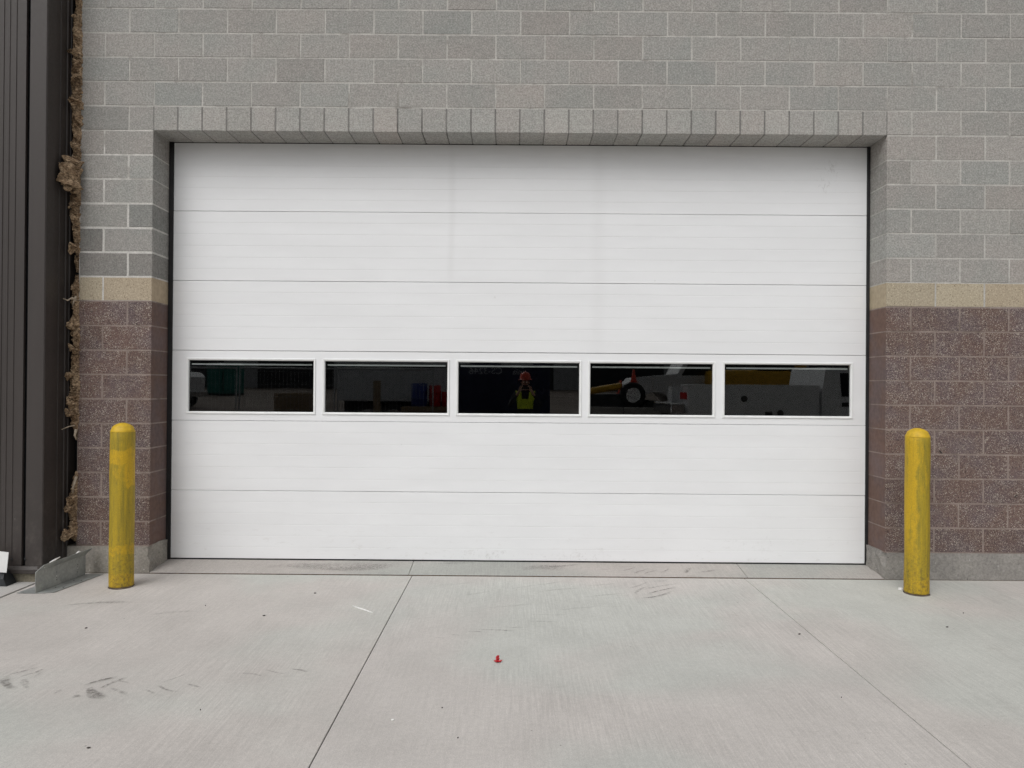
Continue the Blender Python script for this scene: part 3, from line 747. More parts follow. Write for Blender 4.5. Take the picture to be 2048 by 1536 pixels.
strand(bu, [(-3.705, -.035, 3.55), (-3.68, -.05, 3.525), (-3.645, -.03, 3.515)], .006); strand(bu, [(-3.70, -.03, 3.46), (-3.69, -.045, 3.41), (-3.65, -.035, 3.395)], .005)
strand(blo, [(-3.65, -.02, .80), (-3.672, -.03, .70), (-3.668, -.03, .66)], .014)

# ------------------------------------------------------------------ yellow bollards
def bollard(x, y, h, seed, label, tint):
    t = empty('bollard', (x, y, 0), label, 'bollard', 'yellow bollards flanking the door')
    rr = random.Random(seed); wob = lambda a, z: .0012*math.sin(3*a+z*9+seed) + .0010*noise.noise(Vector((math.cos(a)*3, z*14, seed)))
    b = MB(); r0 = .0885
    b.lathe([(r0-.001, .012)] + [(r0, .02 + (h-.075-.02)*i/24) for i in range(25)] + [(r0-.002, h-.070)], n=48, wob=wob)
    post = b.build('post', M['yellow'], t); post.color = (*tint, 1)
    b = MB(); b.lathe([(r0-.0015, h-.0705), (r0-.0005, h-.066), (r0-.007, h-.052), (r0*.80, h-.027), (r0*.52, h-.010), (r0*.22, h-.001), (.004, h)], n=48, wob=lambda a, z: .0025*noise.noise(Vector((math.cos(a)*2.5, math.sin(a)*2.5, z*12+seed))))
    b.build('domed_cap', M['yellow_cap'], t)
    b = MB(); b.lathe([(r0+.003, .0), (r0+.002, .005), (r0-.004, .012)], n=40, wob=lambda a, z: .005*noise.noise(Vector((math.cos(a)*3, math.sin(a)*3, seed))))
    b.build('base_dirt', M['dirt'], t)
bollard(-3.060, -.42, 1.268, 1, 'yellow painted bollard left of the door, with brighter patched bands of paint', (1.02, 1.0, 1))
bollard(3.089, -.42, 1.276, 6, 'yellow painted bollard right of the door, beside a white bottle cap', (1.0, 1.0, 1))

# ------------------------------------------------------------------ galvanised channel and scraps at the left
ch = empty('steel_channel', (-3.58, -.35, .003), 'galvanised steel channel offcut lying on concrete beside the metal building corner', 'steel offcut')
def plate(name, pts, th, nrm, mat, par, org):
    b = MB(); n = len(pts); nv = Vector(nrm).normalized()*th; P = [Vector(p)-Vector(org) for p in pts]
    b.v += [tuple(p) for p in P] + [tuple(p+nv) for p in P]
    b.face(range(n)); b.face(list(range(n, 2*n))[::-1])
    for i in range(n): b.face((i, (i+1) % n, n+(i+1) % n, n+i))
    return b.build(name, M[mat], par)
og = (-3.58, -.35, .003)
A = Vector((-3.583, -.647, .003)); Bq = Vector((-3.535, -.075, .003)); Hh = .155
plate('web', [A, Bq, Bq+Vector((0,0,Hh+.006)), A+Vector((0,0,Hh))], .003, (-1, .05, 0), 'galv', ch, og)
plate('bottom_flange', [A+Vector((.0005,0,0)), Vector((-3.462,-.612,.003)), Vector((-3.398,-.058,.003)), Vector((-3.534,-.075,.003))], .003, (0,0,1), 'galv', ch, og)
plate('back_flange', [A+Vector((-.004,0,0)), Vector((-3.539,-.075,.003)), Vector((-3.66,-.10,.003)), Vector((-3.727,-.640,.003))], .003, (0,0,1), 'galv', ch, og)
tA = A+Vector((0,0,Hh+.0005)); tB = Bq+Vector((0,0,Hh+.0065))
plate('top_lip', [tA, tB, tB+Vector((.047,.02,.052)), tA+Vector((.045,.03,.050))], .003, (-.7, 0, .7), 'galv', ch, og)
for s_, z in ((.40, .075), (.83, .075)):
    p = A.lerp(Bq, s_)
    for dz, r_ in ((.030, .0035), (-.030, .0035), (.015, .002), (-.012, .002), (0, .004)):
        b = MB(); b.lathe([(r_, 0), (r_*.95, .0012)], n=10); o = b.build('bolt_hole', M['hole' if dz else 'white_foam'], ch, tuple(p + Vector((.0006, 0, z+dz)) - Vector(og))); o.rotation_euler = (0, R(90), 0)
for s_, q in ((.25, .04), (.25, .10), (.62, .04), (.62, .10)):
    p = A.lerp(Bq, s_)+Vector((q, .02, .0032)); b = MB(); b.lathe([(.006, 0), (.0057, .001)], n=12); b.build('flange_hole', M['hole'], ch, tuple(p - Vector(og)))
def scrap(name, pts, rad, mat, label, cat, group=None):
    b = MB(); b.tube(pts, rad, 7); return tag(b.build(name, M[mat]), label, cat, group)
l1 = tA.lerp(tB, .10)+Vector((.046,.03,.056)); l2 = tA.lerp(tB, .30)+Vector((.046,.03,.060))
scrap('foam_scrap', [l1, l1.lerp(l2, .5)+Vector((0,0,.004)), l2+Vector((0,0,.010))], [.003, .007, .004], 'white_foam', 'long white foam scrap on the near end of the steel channel lip', 'scrap')
l1 = tA.lerp(tB, .64)+Vector((.042,.03,.052)); l2 = tA.lerp(tB, .74)+Vector((.042,.03,.053))
scrap('foam_scrap', [l1, l1.lerp(l2, .5)+Vector((0,0,.006)), l2], [.003, .008, .004], 'white_foam', 'small white foam scrap on the far end of the steel channel lip', 'scrap')
l1 = tA.lerp(tB, .03)+Vector((.022,.03,.024)); l2 = tA.lerp(tB, .10)+Vector((.018,.03,.020))
scrap('foam_scrap', [l1+Vector((0,0,.006)), l1.lerp(l2, .5), l2+Vector((.0,0,.003))], [.002, .003, .0015], 'white_foam', 'thin curled white foam shred at the cut end of the steel channel', 'scrap')
# white board and dark angle at the frame's left edge
wb = MB(); wb.v += [(-3.955,-.41,.100),(-4.35,-.33,.095),(-4.37,-.36,.290),(-3.920,-.44,.262)]
wb.v += [(x+.004, y-.012, z) for x, y, z in wb.v[:4]]
for f in ((0,1,2,3),(7,6,5,4),(0,4,5,1),(1,5,6,2),(2,6,7,3),(3,7,4,0)): wb.face(f)
tag(wb.build('white_board', M['white_plastic']), 'bright white board end leaning at the far left edge, on a dark metal offcut', 'board')
dk = MB(); dk.prism([(-.33, .0), (-.45, .0), (-.46, .060), (-.40, .094), (-.33, .098)], 'x', -4.6, -3.95)
dk.v = [(x + (.02 if x > -4 and z < .03 else (-.03 if x > -4 and z > .09 else 0)), y, z+.001) for x, y, z in dk.v]
tag(dk.build('metal_offcut', M['dark_steel']), 'dark folded metal offcut on the concrete at far left, under the white board', 'metal offcut')

# ------------------------------------------------------------------ litter on the concrete
rp = empty('red_scrap', (-.111, -1.953, 0), 'crumpled red plastic scrap lying alone on the middle concrete slab', 'litter')
def petal(name, pts, wd, par, seed):
    b = MB(); P = [Vector(p) for p in pts]; n = 8; W = 5
    for i in range(n+1):
        s = i/n*(len(P)-1); a = int(min(s, len(P)-2)); q = P[a].lerp(P[a+1], s-a)
        ww = wd*math.sin(math.pi*(.15+.7*i/n))
        for j in range(W):
            u = j/(W-1)-.5; b.v.append((q.x+u*ww*.9, q.y+.004*math.sin(9*u+seed)+u*ww*.3, q.z+abs(u)*ww*.5+.002*noise.noise(Vector((i*.7, j*.9, seed)))))
    for i in range(n):
        for j in range(W-1): b.face((i*W+j, i*W+j+1, (i+1)*W+j+1, (i+1)*W+j), True)
    o = b.build(name, M['red_plastic'], par); md = o.modifiers.new('thick', 'SOLIDIFY'); md.thickness = .0015; return o
petal('fold', [(0, 0, .003), (-.004, .006, .016), (.001, .010, .034)], .022, rp, 1); petal('fold', [(-.020, -.004, .010), (-.008, -.006, .003), (.006, -.006, .003)], .022, rp, 3)
petal('fold', [(0, -.004, .003), (.014, -.002, .004), (.024, 0, .011)], .016, rp, 5); petal('fold', [(-.012, -.010, .004), (.004, -.012, .008), (.016, -.008, .004)], .020, rp, 11); petal('fold', [(-.014, .004, .002), (0, .002, .014), (.008, .004, .018)], .018, rp, 8)
cp = empty('bottle_cap', (3.022, -.312, 0), 'white bottle cap on the concrete at the foot of the right bollard', 'bottle cap')
b = MB(); b.lathe([(.019, .0), (.0195, .002), (.019, .011), (.017, .013), (.0165, .0135)], n=28, wob=lambda a, z: .0005*math.cos(24*a)); b.build('cap_shell', M['white_plastic'], cp)
scrap('plastic_strip', [(-1.167, -.895, .003), (-1.08, -.972, .004), (-.997, -1.045, .003)], [.0042, .0048, .003], 'white_foam', 'thin white plastic strip on the left concrete slab near the joint', 'litter')
CH = {'dark flat chip on the slab right of the right hand joint line, nearest the joint': (1.807,-1.423,.024,.6), 'dark chip on the right slab in front of the right bollard': (2.849,-1.254,.022,.1), 'tiny dark speck just right in front of the right bollard': (3.143,-.937,.012,.2),
 'tiny dark crumb on the middle slab left of the right joint': (1.647,-2.413,.007,.5), 'dark sliver near the door sill left of the left joint': (-1.52,-.569,.022,.2), 'thin dark twig on the left slab, between left bollard and joint': (-1.718,-1.134,.022,.5),
 'small dark speck on the left slab under the left end of the door': (-2.206,-.914,.008,.4), 'dark sliver on the left slab in front of the left bollard': (-2.763,-1.427,.020,.7), 'large black chip near the bottom left corner of the picture': (-1.851,-3.017,.020,.3),
 'small brown crumb on the left slab right of the tyre prints': (-1.53,-2.628,.006,.4), 'grey pebble near the bottom edge, in the middle slab': (-.27,-2.893,.009,1), 'small dark crumb right of the left joint near the bottom edge': (-.37,-2.58,.008,.1)}
for lab, (x, y, L, an) in CH.items():
    bm = bmesh.new(); bmesh.ops.create_icosphere(bm, subdivisions=1, radius=1)
    for v in bm.verts: v.co = Vector((v.co.x*L*.5, v.co.y*L*.22, v.co.z*.004)) * (1+.35*noise.noise(v.co*3+Vector((x, y, 0))))
    b = MB(); b.add_bm(bm, Matrix.Translation((0, 0, .004))); o = b.build('debris_chip', M['dark_chip'], None, (x, y, 0)); o.rotation_euler = (0, 0, an)
    tag(o, lab, 'debris chip', 'dark chips scattered on the concrete')
b = MB(); bm = bmesh.new(); bmesh.ops.create_icosphere(bm, subdivisions=2, radius=1)
for v in bm.verts: v.co = Vector((v.co.x*.0075, v.co.y*.005, v.co.z*.004))*(1+.4*noise.noise(v.co*2))
b.add_bm(bm, Matrix.Translation((-.59, -2.718, .004))); tag(b.build('white_chip', M['white_foam']), 'tiny white chip beside the left joint near the bottom edge', 'chip')
# ------------------------------------------------------------------ the yard behind the camera, seen in the panes
M['skin'] = plain('skin', (.42,.25,.18), .6, var=.06); M['cloth_dark'] = plain('dark_jacket', (.018,.019,.024), .9, var=.25)
M['vest'] = plain('lime_vest', (.50,.62,.03), .8, var=.08); M['hat'] = plain('orange_red_plastic', (.62,.07,.035), .4, var=.04)
M['reflector'] = plain('silver_tape', (.55,.56,.56), .4, var=.05); M['truck_white'] = plain('white_vehicle_paint', (.62,.63,.64), .3, var=.04)
M['tyre'] = plain('tyre_rubber', (.02,.02,.02), .85); M['tinted'] = plain('tinted_glass', (.01,.011,.012), .08); M['chrome'] = plain('chrome', (.5,.5,.5), .2, .9)
M['red_lens'] = plain('red_lens', (.45,.01,.012), .25); M['navy'] = plain('navy_paint', (.012,.018,.06), .5); M['teal'] = plain('teal_plastic', (.01,.17,.14), .5, var=.06)
M['blue_drum'] = plain('blue_plastic', (.012,.035,.22), .45); M['timber'] = plain('weathered_timber', (.26,.19,.12), .9, var=.3, scale=14); M['machine_yellow'] = plain('machine_yellow', (.58,.33,.02), .45)
M['warehouse'] = plain('dark_cladding', (.030,.032,.034), .8); M['wire'] = plain('fence_steel', (.34,.35,.36), .5, .2); M['tarp'] = plain('white_cladding', (.52,.54,.56), .5, var=.06)
M['rust'] = plain('rust_paint', (.14,.055,.03), .85); M['barrier'] = plain('barrier_concrete', (.33,.32,.30), .9)
gz = lambda y: (0 if y > -9 else -.02 + (-9.0-y)*.021)

def wheel(par, loc, r, wd):
    b = MB(); b.lathe([(r*.6, -wd/2), (r*.95, -wd/2), (r, -wd/2+.03), (r, wd/2-.03), (r*.95, wd/2), (r*.6, wd/2)], n=32)
    o = b.build('wheel', M['tyre'], par, loc); o.rotation_euler = (R(90), 0, 0)
    b = MB(); b.lathe([(r*.58, -wd/2-.004), (r*.56, wd/2+.004), (r*.3, wd/2+.02), (r*.12, wd/2+.03)], n=24); b.build('rim', M['chrome'], o); return o

# the photographer, holding up a phone
pp = Vector((.19, -8.0, 0))
verts, edges, rad = [], [], []
def chain(start, pts):
    prev = start
    for p, r in pts:
        verts.append(p); rad.append(r); i = len(verts)-1
        if prev is not None: edges.append((prev, i))
        prev = i
    return prev
pel = chain(None, [((0,0,.96), (.155,.115))])
sp = chain(pel, [((0,0,1.10), (.145,.11)), ((0,-.005,1.26), (.165,.12)), ((0,-.01,1.40), (.17,.115))])
nk = chain(sp, [((0,-.01,1.49), (.062,.062)), ((0,.015,1.57), (.062,.066)), ((0,.03,1.64), (.074,.092)), ((0,.022,1.72), (.072,.09)), ((0,.015,1.765), (.04,.05))])
for s in (-1, 1):
    chain(pel, [((s*.10,0,.88), (.095,.10)), ((s*.12,.01,.50), (.062,.065)), ((s*.13,-.02,.12), (.042,.045)), ((s*.135,.02,.05), (.045,.045)), ((s*.15,.17,.035), (.042,.03))])
    wr = chain(sp, [((s*.17,-.01,1.43), (.07,.07)), ((s*.255,.02,1.30), (.055,.055)), ((s*.31,.12,1.19), (.045,.045)), ((s*.22,.27,1.33), (.040,.040)), ((s*.125,.36,1.47), (.028,.028)), ((s*.10,.385,1.515), (.034,.018))])
    for q, (dx, dz, L) in enumerate(((-.026,.035,.075),(-.010,.045,.082),(.006,.043,.078),(.020,.032,.060))):
        a = Vector((s*.10, .395, 1.525)); k0 = a + Vector((s*dx*.8, .012, dz*.6)); k1 = a + Vector((s*(dx-.012), .028, dz*1.2)); k2 = a+Vector((s*(dx-.034), .022, dz*1.35))
        chain(wr, [(tuple(k0), (.0095,.0095)), (tuple(k1), (.009,.009)), (tuple(k2), (.0075,.0075))])
    chain(wr, [((s*.085,.372,1.50), (.012,.012)), ((s*.062,.360,1.515), (.0105,.0105)), ((s*.045,.362,1.53), (.009,.009))])
me = bpy.data.meshes.new('body'); me.from_pydata(verts, edges, []); me.update()
tmp = bpy.data.objects.new('body', me); C.objects.link(tmp)
sk = tmp.modifiers.new('skin', 'SKIN'); sd = tmp.modifiers.new('sub', 'SUBSURF'); sd.levels = 2; sd.render_levels = 2
for i, d_ in enumerate(me.skin_vertices[0].data): d_.radius = rad[i]; d_.use_root = (i == 0)
dg = bpy.context.evaluated_depsgraph_get(); bme = bpy.data.meshes.new_from_object(tmp.evaluated_get(dg)); bpy.data.objects.remove(tmp)
person = empty('person', tuple(pp), 'person in orange red hard hat and lime vest, arms raised, photographing the door', 'person')
bme.materials.clear(); bme.materials.append(M['cloth_dark']); bme.materials.append(M['skin'])
for p in bme.polygons:
    c = p.center; p.use_smooth = True
    p.material_index = 1 if (c.z > 1.50 and abs(c.x) < .09 and c.y < .2) or (c.y > .345) else 0
body = link('body', bme, None, person)
b = MB(); vm = {}
for p in bme.polygons:
    c = p.center
    if 1.15 < c.z < 1.475 and abs(c.x) < .185 and c.y < .135 and not (c.y > 0 and abs(c.x) < .022 + max(0, c.z-1.3)*.25):
        for vi in p.vertices:
            if vi not in vm: vm[vi] = len(b.v); b.v.append(tuple(bme.vertices[vi].co + bme.vertices[vi].normal*.014))
        b.face([vm[vi] for vi in p.vertices], True)
vest = b.build('vest', M['vest'], person); md = vest.modifiers.new('thick', 'SOLIDIFY'); md.thickness = .006
b = MB(); b.lathe([(.165,1.705),(.160,1.712),(.130,1.716),(.126,1.76),(.115,1.81),(.085,1.845),(.04,1.862),(.004,1.866)], n=32); hat = b.build('hard_hat', M['hat'], person); hat.location = (0,.018,.0); hat.scale = (.86,1.0,1)
b = MB(); b.tube([(0,-.09,1.82),(0,-.04,1.862),(0,.03,1.872),(0,.09,1.845)], .012, 8); b.build('hat_ridge', M['hat'], hat)
for s in (-1, 1):
    bm = bmesh.new(); bmesh.ops.create_uvsphere(bm, u_segments=10, v_segments=8, radius=.012); b = MB(); b.add_bm(bm, Matrix.Translation((s*.031,.106,1.665)), True); b.build('eye', M['white_plastic'], person)
    bm = bmesh.new(); bmesh.ops.create_uvsphere(bm, u_segments=10, v_segments=8, radius=.028); b = MB(); b.add_bm(bm, Matrix.Translation((s*.078,.02,1.65)) @ Matrix.Diagonal((.35,.6,1.1,1)), True); b.build('ear', M['skin'], person)
b = MB(); b.tube([(0,.112,1.675),(0,.128,1.645),(0,.124,1.630)], [.008,.013,.010], 8); b.build('nose', M['skin'], person)
b = MB(); b.tube([(-.022,.114,1.600),(0,.119,1.598),(.022,.114,1.600)], [.004,.006,.004], 6); b.build('mouth', M['red_lens'], person)
ph = empty('phone', (pp.x, pp.y+.405, 1.56), 'black phone held up in both hands of the photographer', 'phone')
bar('case', M['cloth_dark'], ph, -.075, .075, -.0045, .0045, -.036, .036, .003)
b = MB(); b.lathe([(.006, 0), (.0055, .002)], n=16); o = b.build('lens', M['tinted'], ph, (.055, .0046, .02)); o.rotation_euler = (R(-90), 0, 0)

# white service truck parked on the right, side on to the door
tr = empty('service_truck', (5.5, -9.4, 0), 'white service truck with utility boxes and round latches, parked opposite the right window', 'truck')
def tb(name, mat, x0, x1, y0, y1, z0, z1, c=.02, par=tr): return bar(name, M[mat], par, x0-5.5, x1-5.5, y0+9.4, y1+9.4, z0, z1, c)
bx = MB(); bx.prism([(3.49-5.5,.62),(4.05-5.5,.62)] + [(4.55-5.5-.50*math.cos(t), .62+.47*math.sin(t)) for t in [i*math.pi/10 for i in range(11)]] + [(6.14-5.5,.62),(6.14-5.5,1.60),(3.49-5.5,1.60)], 'y', .55, 1.0); bx.build('utility_body', M['truck_white'], tr)
bx = MB(); bx.prism([(3.49-5.5,.62),(6.14-5.5,.62),(6.14-5.5,1.60),(3.49-5.5,1.60)], 'y', -1.0, -.55); bx.build('utility_body', M['truck_white'], tr)
tb('bed_floor', 'truck_white', 3.5, 6.14, -9.95, -8.85, .62, .75); tb('top_rail', 'truck_white', 3.47, 6.16, -8.95, -8.385, 1.60, 1.645, .012)
for x0, x1, z0, z1 in ((3.55, 4.0, .68, 1.52), (4.05, 5.15, 1.14, 1.52), (5.22, 6.08, .68, 1.52)): tb('locker_door', 'truck_white', x0, x1, -8.41, -8.392, z0, z1, .006)
for x, z in ((3.80, .95), (4.62, 1.36), (5.36, 1.08)):
    b = MB(); b.lathe([(.065, 0), (.065, .008), (.045, .012)], n=20); o = b.build('latch', M['tyre'], tr, (x-5.5, 1.0095, z)); o.rotation_euler = (R(-90), 0, 0)
    bar('latch_handle', M['chrome'], o, -.03, .03, -.006, .006, .012, .02)
tb('marker_lamp', 'tyre', 5.05, 5.20, -8.40, -8.388, 1.02, 1.10, .004)
tb('tail_lamp', 'red_lens', 3.462, 3.49, -9.0, -8.5, 1.34, 1.48, .005)
tb('bumper', 'chrome', 3.16, 3.46, -10.4, -8.5, 1.04, 1.26, .03); tb('bumper_bracket', 'tyre', 3.3, 3.46, -10.2, -8.7, .5, 1.04, .01); tb('chassis', 'tyre', 3.4, 8.6, -10.0, -8.8, .40, .60)
cb = MB(); cb.prism([(6.22-5.5,.55),(8.0-5.5,.55),(9.1-5.5,.55),(9.15-5.5,1.25),(8.2-5.5,1.35),(7.75-5.5,1.98),(6.3-5.5,2.02),(6.22-5.5,1.5)], 'y', -.95, .95); cb.build('cab', M['truck_white'], tr)
cw = MB(); cw.prism([(6.62-5.5,1.42),(7.85-5.5,1.40),(7.6-5.5,1.88),(6.58-5.5,1.90)], 'y', .93, .956); cw.build('side_window', M['tinted'], tr)
tb('cab_door', 'truck_white', 6.55, 7.95, -8.46, -8.442, .62, 1.37, .006); tb('door_handle', 'tyre', 6.62, 6.86, -8.445, -8.425, 1.22, 1.30, .01); tb('badge', 'tyre', 6.66, 6.95, -8.443, -8.436, .93, .97, .003)
for x in (4.55, 8.35):
    for y in (-8.62, -10.18): wheel(tr, (x-5.5, y+9.4, .40), .40, .26)

# white box trailer, drums on a timber stack, post
bt = empty('box_trailer', (-3.6, -17.2, gz(-17)), 'white ribbed box trailer standing behind the drums in the yard', 'trailer')
bar('box', M['tarp'], bt, -1.8, 1.7, -1.2, 1.2, .95, 3.4, .03)
for i in range(24): bar('rib', M['tarp'], bt, -1.75+i*.145, -1.70+i*.145, 1.2, 1.212, 1.0, 3.35)
bar('rub_rail', M['tyre'], bt, -1.8, 1.7, 1.213, 1.23, 1.98, 2.02); bar('chassis', M['tyre'], bt, -1.7, 1.6, -.6, .6, .6, .94)
for x in (-.9, -.1): wheel(bt, (x, .95, .45), .45, .25); wheel(bt, (x, -.95, .45), .45, .25)
ts = empty('timber_stack', (-2.5, -15, gz(-15)), 'low stack of weathered timber under the blue and red drums', 'timber stack')
for k in range(6):
    for j in range(4): bar('plank', M['timber'], ts, -.75, .75, -.36+j*.185, -.36+j*.185+.17, .02+k*.145, .02+k*.145+.13, .005)
tz = gz(-15) + .876
def drum(x, r, h, mat, lab, cat, grp):
    t = empty('drum', (x, -15.05, tz), lab, cat, grp); b = MB(); b.lathe([(r*.95,0),(r,.02),(r,h*.33),(r*1.03,h*.345),(r,h*.36),(r,h*.66),(r*1.03,h*.675),(r,h*.69),(r,h-.02),(r*.96,h),(r*.9,h-.012)], n=28); b.build('shell', M[mat], t)
    b = MB(); b.lathe([(.03,h-.012),(.03,h+.01)], n=10); b.build('bung', M['tyre'], t, (r*.5,0,0))
drum(-2.78, .235, .66, 'blue_drum', 'blue plastic drum on the timber stack', 'drum', None); drum(-2.32, .17, .60, 'red_lens', 'taller red drum beside the blue drum', 'drum', 'red drums'); drum(-1.96, .16, .42, 'red_lens', 'shorter red drum at the right end of the timber stack', 'drum', 'red drums')
po = empty('timber_post', (-3.75, -13.6, gz(-13.6)), 'pale square timber post standing before the white trailer', 'post'); bar('shaft', M['timber'], po, -.09, .09, -.09, .09, 0, 1.62, .01); bar('foot', M['timber'], po, -.25, .25, -.1, .1, -.02, .1, .01)

# navy container with white lettering
nc = empty('container', (-.6, -21.2, gz(-21)), 'navy blue container with white lettering behind the photographer', 'container')
bar('shell', M['navy'], nc, -2.0, 1.85, -1.2, 1.2, .1, 2.5, .03)
for i in range(18): bar('corrugation', M['navy'], nc, -1.85+i*.205, -1.74+i*.205, 1.2, 1.222, .2, 2.0)
for x0, x1 in ((-1.55, -1.0), (.1, 1.25)): bar('vent_panel', M['tarp'], nc, x0, x1, 1.2, 1.226, 2.12, 2.36)
def lettering(txt, x, z, s):
    c = bpy.data.curves.new('lettering', 'FONT'); c.body = txt; c.size = s; c.extrude = .004; c.align_x = 'CENTER'; c.materials.append(M['tarp'])
    t_ = bpy.data.objects.new('lettering', c); C.objects.link(t_)
    me = bpy.data.meshes.new_from_object(t_.evaluated_get(bpy.context.evaluated_depsgraph_get())); bpy.data.objects.remove(t_)
    o = link('lettering', me, M['tarp'], nc, (x, 1.232, z)); o.rotation_euler = (R(90), 0, R(180))
lettering('CS-3246', -.45, 1.78, .34); lettering('ania', .75, 1.78, .30); lettering('anie', .75, 2.0, .22)
for i, (x, z) in enumerate(((-1.9,.3),(1.75,.3),(-1.9,2.3),(1.75,2.3))): bar('corner_casting', M['rust'], nc, x-.09, x+.09, 1.08, 1.23, z-.1, z+.1, .01)

# two teal toilets, long dark warehouse, site fence
def toilet(x, lab):
    t = empty('portable_toilet', (x, -48, gz(-48)), lab, 'portable toilet', 'teal portable toilets'); bar('cabin', M['teal'], t, -.54, .54, -.55, .55, .12, 2.1, .03); bar('door', M['teal'], t, -.38, .38, .55, .58, .2, 1.95, .01); bar('skid', M['tyre'], t, -.56, .56, -.56, .56, 0, .12)
    b = MB(); b.prism([(-.58,2.1),(.58,2.1),(.55,2.2),(.3,2.32),(-.3,2.32),(-.55,2.2)], 'y', -.58, .58); b.build('roof', M['tarp'], t)
toilet(-21.6, 'teal portable toilet nearer the fence, left of its twin'); toilet(-20.4, 'teal portable toilet beside its twin, nearer the trailer')
wh = empty('warehouse', (0, -76, gz(-76)), 'long dark clad warehouse closing the far side of the yard', 'building')
bar('wall', M['warehouse'], wh, -62, 62, -6, 6, -.5, 8.0)
b = MB(); b.prism([(-6.4, 8.0), (6.4, 8.0), (0, 9.6)], 'x', -62.5, 62.5); b.build('roof', M['warehouse'], wh)
for i in range(10): bar('loading_door', M['wire'], wh, -52+i*11.2, -48.5+i*11.2, 6.0, 6.06, -.2, 3.4)
for q in range(3):
    f = empty('site_fence', (-8.6+q*2.6, -13.0+q*.05, gz(-13)), ('site fence panel opposite the first window', 'site fence panel between the first and second window', 'site fence panel in front of the white trailer')[q], 'fence', 'wire site fence panels')
    b = MB()
    for i in range(25): b.tube([(-1.2+i*.1, 0, .15), (-1.2+i*.1, 0, 1.92)], .0035, 4)
    for i in range(6): b.tube([(-1.25, .004, .2+i*.33), (1.25, .004, .2+i*.33)], .0022, 4)
    o = b.build('mesh', M['wire'], f); o['kind'] = 'stuff'
    for z in (.14, 1.94): b = MB(); b.tube([(-1.25, 0, z), (1.25, 0, z)], .024, 10); b.build('rail', M['wire'], f)
    for x in (-1.25, 1.25): b = MB(); b.tube([(x, 0, .03), (x, 0, 1.96)], .019, 10); b.build('post', M['wire'], f)
    for x in (-1.25, 1.25): bar('foot_block', M['barrier'], f, x-.11, x+.11, -.3, .3, -.01, .12, .02)

# reel cart with yellow hose, cones, barriers, second truck, excavator
rc = empty('hose_reel', (2.9, -15, gz(-15)), 'dark hose reel cart carrying a ribbed yellow hose', 'hose reel')
bar('frame', M['dark_steel'], rc, -1.0, .4, -.4, .4, .35, .55, .02); bar('deck', M['dark_steel'], rc, -1.0, .3, -.35, .35, .55, 1.28, .03)
b = MB(); b.tube([(-.75+i*.017, .37, 1.36+.0028*i) for i in range(52)], [.085 + (.016 if i % 4 < 2 else 0) for i in range(52)], 14); b.build('hose', M['machine_yellow'], rc)
wheel(rc, (.45, .3, 1.25), .36, .3); wheel(rc, (-.6, .3, .2), .22, .15); wheel(rc, (.2, .3, .2), .22, .15)
for x, z, lab in ((3.05-2.9, 1.28, 'orange red traffic cone on the reel deck'), (3.42-2.9, 1.61, 'orange red traffic cone standing on top of the reel')):
    t = empty('traffic_cone', (2.9+x, -14.95, gz(-15)+z), lab, 'traffic cone', 'orange cones on the reel cart'); bar('base', M['hat'], t, -.12, .12, -.12, .12, 0, .02, .004); b = MB(); b.lathe([(.09,.02),(.075,.08),(.03,.36),(.02,.38)], n=20); b.build('cone', M['hat'], t)
for x, L, lab in ((2.35, .5, 'short grey concrete barrier under the yellow hose'), (3.75, .85, 'longer grey concrete barrier behind the truck tail')):
    b = MB(); b.prism([(-.3,0),(.3,0),(.3,.1),(.14,.35),(.10,.98),(-.10,.98),(-.14,.35),(-.3,.1)], 'x', -L, L); o = b.build('concrete_barrier', M['barrier'], None, (x, -13.2, gz(-13.2))); tag(o, lab, 'barrier', 'concrete barriers in the yard')
t2 = empty('utility_truck', (5.0, -18, gz(-18)), 'white bonneted truck parked beyond the reel cart', 'truck')
b = MB(); b.prism([(-1.35,.75),(-1.25,.75)] + [(-.55-.55*math.cos(t), .75+.52*math.sin(t)) for t in [i*math.pi/10 for i in range(11)]] + [(.1,.75),(1.6,.75),(1.6,2.5),(.5,2.5),(.15,1.85),(-1.2,1.72),(-1.4,1.5)], 'y', -.95, .95); b.build('cab', M['truck_white'], t2)
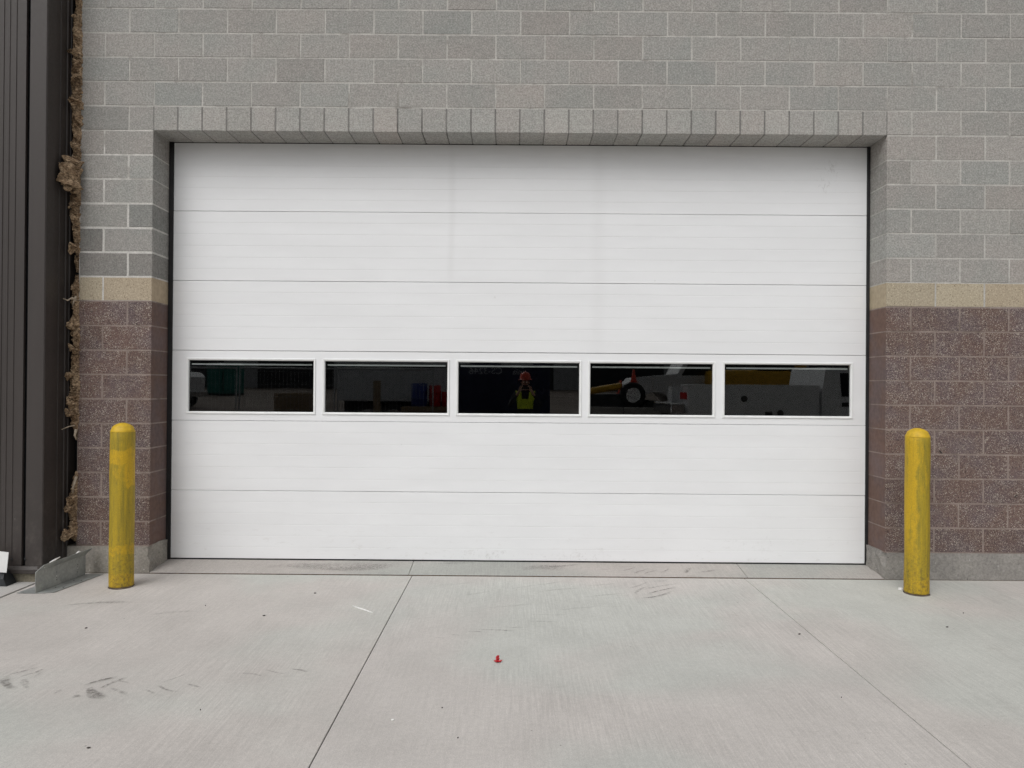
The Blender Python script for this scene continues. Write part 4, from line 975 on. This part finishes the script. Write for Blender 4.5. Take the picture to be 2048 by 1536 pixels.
b = MB(); b.prism([(.28,1.8),(1.3,1.8),(1.3,2.35),(.58,2.35)], 'y', .93, .956); b.build('side_window', M['tinted'], t2); bar('bumper', M['chrome'], t2, -1.55, -1.35, -.95, .95, .55, .8, .03); bar('headlight', M['white_plastic'], t2, -1.41, -1.3, .6, .85, 1.2, 1.4, .02)
for x in (-.55, 1.2): wheel(t2, (x, .8, .5), .5, .28); wheel(t2, (x, -.8, .5), .5, .28)
ex = empty('excavator', (7.4, -17, gz(-17)), 'yellow tracked excavator behind the white service truck', 'excavator')
for y in (-.9, .9):
    b = MB(); b.prism([(-1.4+.35*math.cos(a), .35+.35*math.sin(a)) for a in [R(90+i*20) for i in range(10)]] + [(1.4+.35*math.cos(a), .35+.35*math.sin(a)) for a in [R(-90+i*20) for i in range(10)]], 'y', y-.25, y+.25); b.build('track', M['tyre'], ex)
bar('undercarriage', M['dark_steel'], ex, -.7, .7, -.7, .7, .3, .85, .03); bar('house', M['machine_yellow'], ex, -1.4, 1.0, -1.0, 1.0, .9, 1.98, .12); bar('cab', M['tinted'], ex, -.1, 1.1, .1, .95, 1.9, 2.75, .08); bar('cab_roof', M['machine_yellow'], ex, -.15, 1.15, .05, 1.0, 2.75, 2.82, .03)
b = MB(); b.prism([(.9,1.5),(2.2,3.1),(3.6,2.7),(3.6,2.5),(2.3,2.75),(1.2,1.3)], 'y', -.45, -.1); b.build('boom', M['machine_yellow'], ex); b = MB(); b.prism([(3.4,2.75),(3.75,2.6),(3.3,.8),(3.1,.85)], 'y', -.4, -.15); b.build('stick', M['machine_yellow'], ex)
b = MB(); b.prism([(3.35,.9),(2.9,.7),(2.75,.35),(3.1,.1),(3.45,.3)], 'y', -.7, .15); b.build('bucket', M['dark_steel'], ex)


def copy_tree(o, loc, rz, label, parent=None):
    c = o.copy(); C.objects.link(c)
    if parent: c.parent = parent
    else: c.location = loc; c.rotation_euler = (0, 0, rz); c['label'] = label
    for chd in [q for q in bpy.data.objects if q.parent == o]: copy_tree(chd, None, 0, None, c)
    return c
copy_tree(t2, (-16.9, -30, gz(-30)), R(180), 'white bonneted truck parked far left in the yard, beside the toilets')
copy_tree(ts, (-9.6, -26, gz(-26)), R(8), 'weathered timber stack lying alone behind the fence panels')
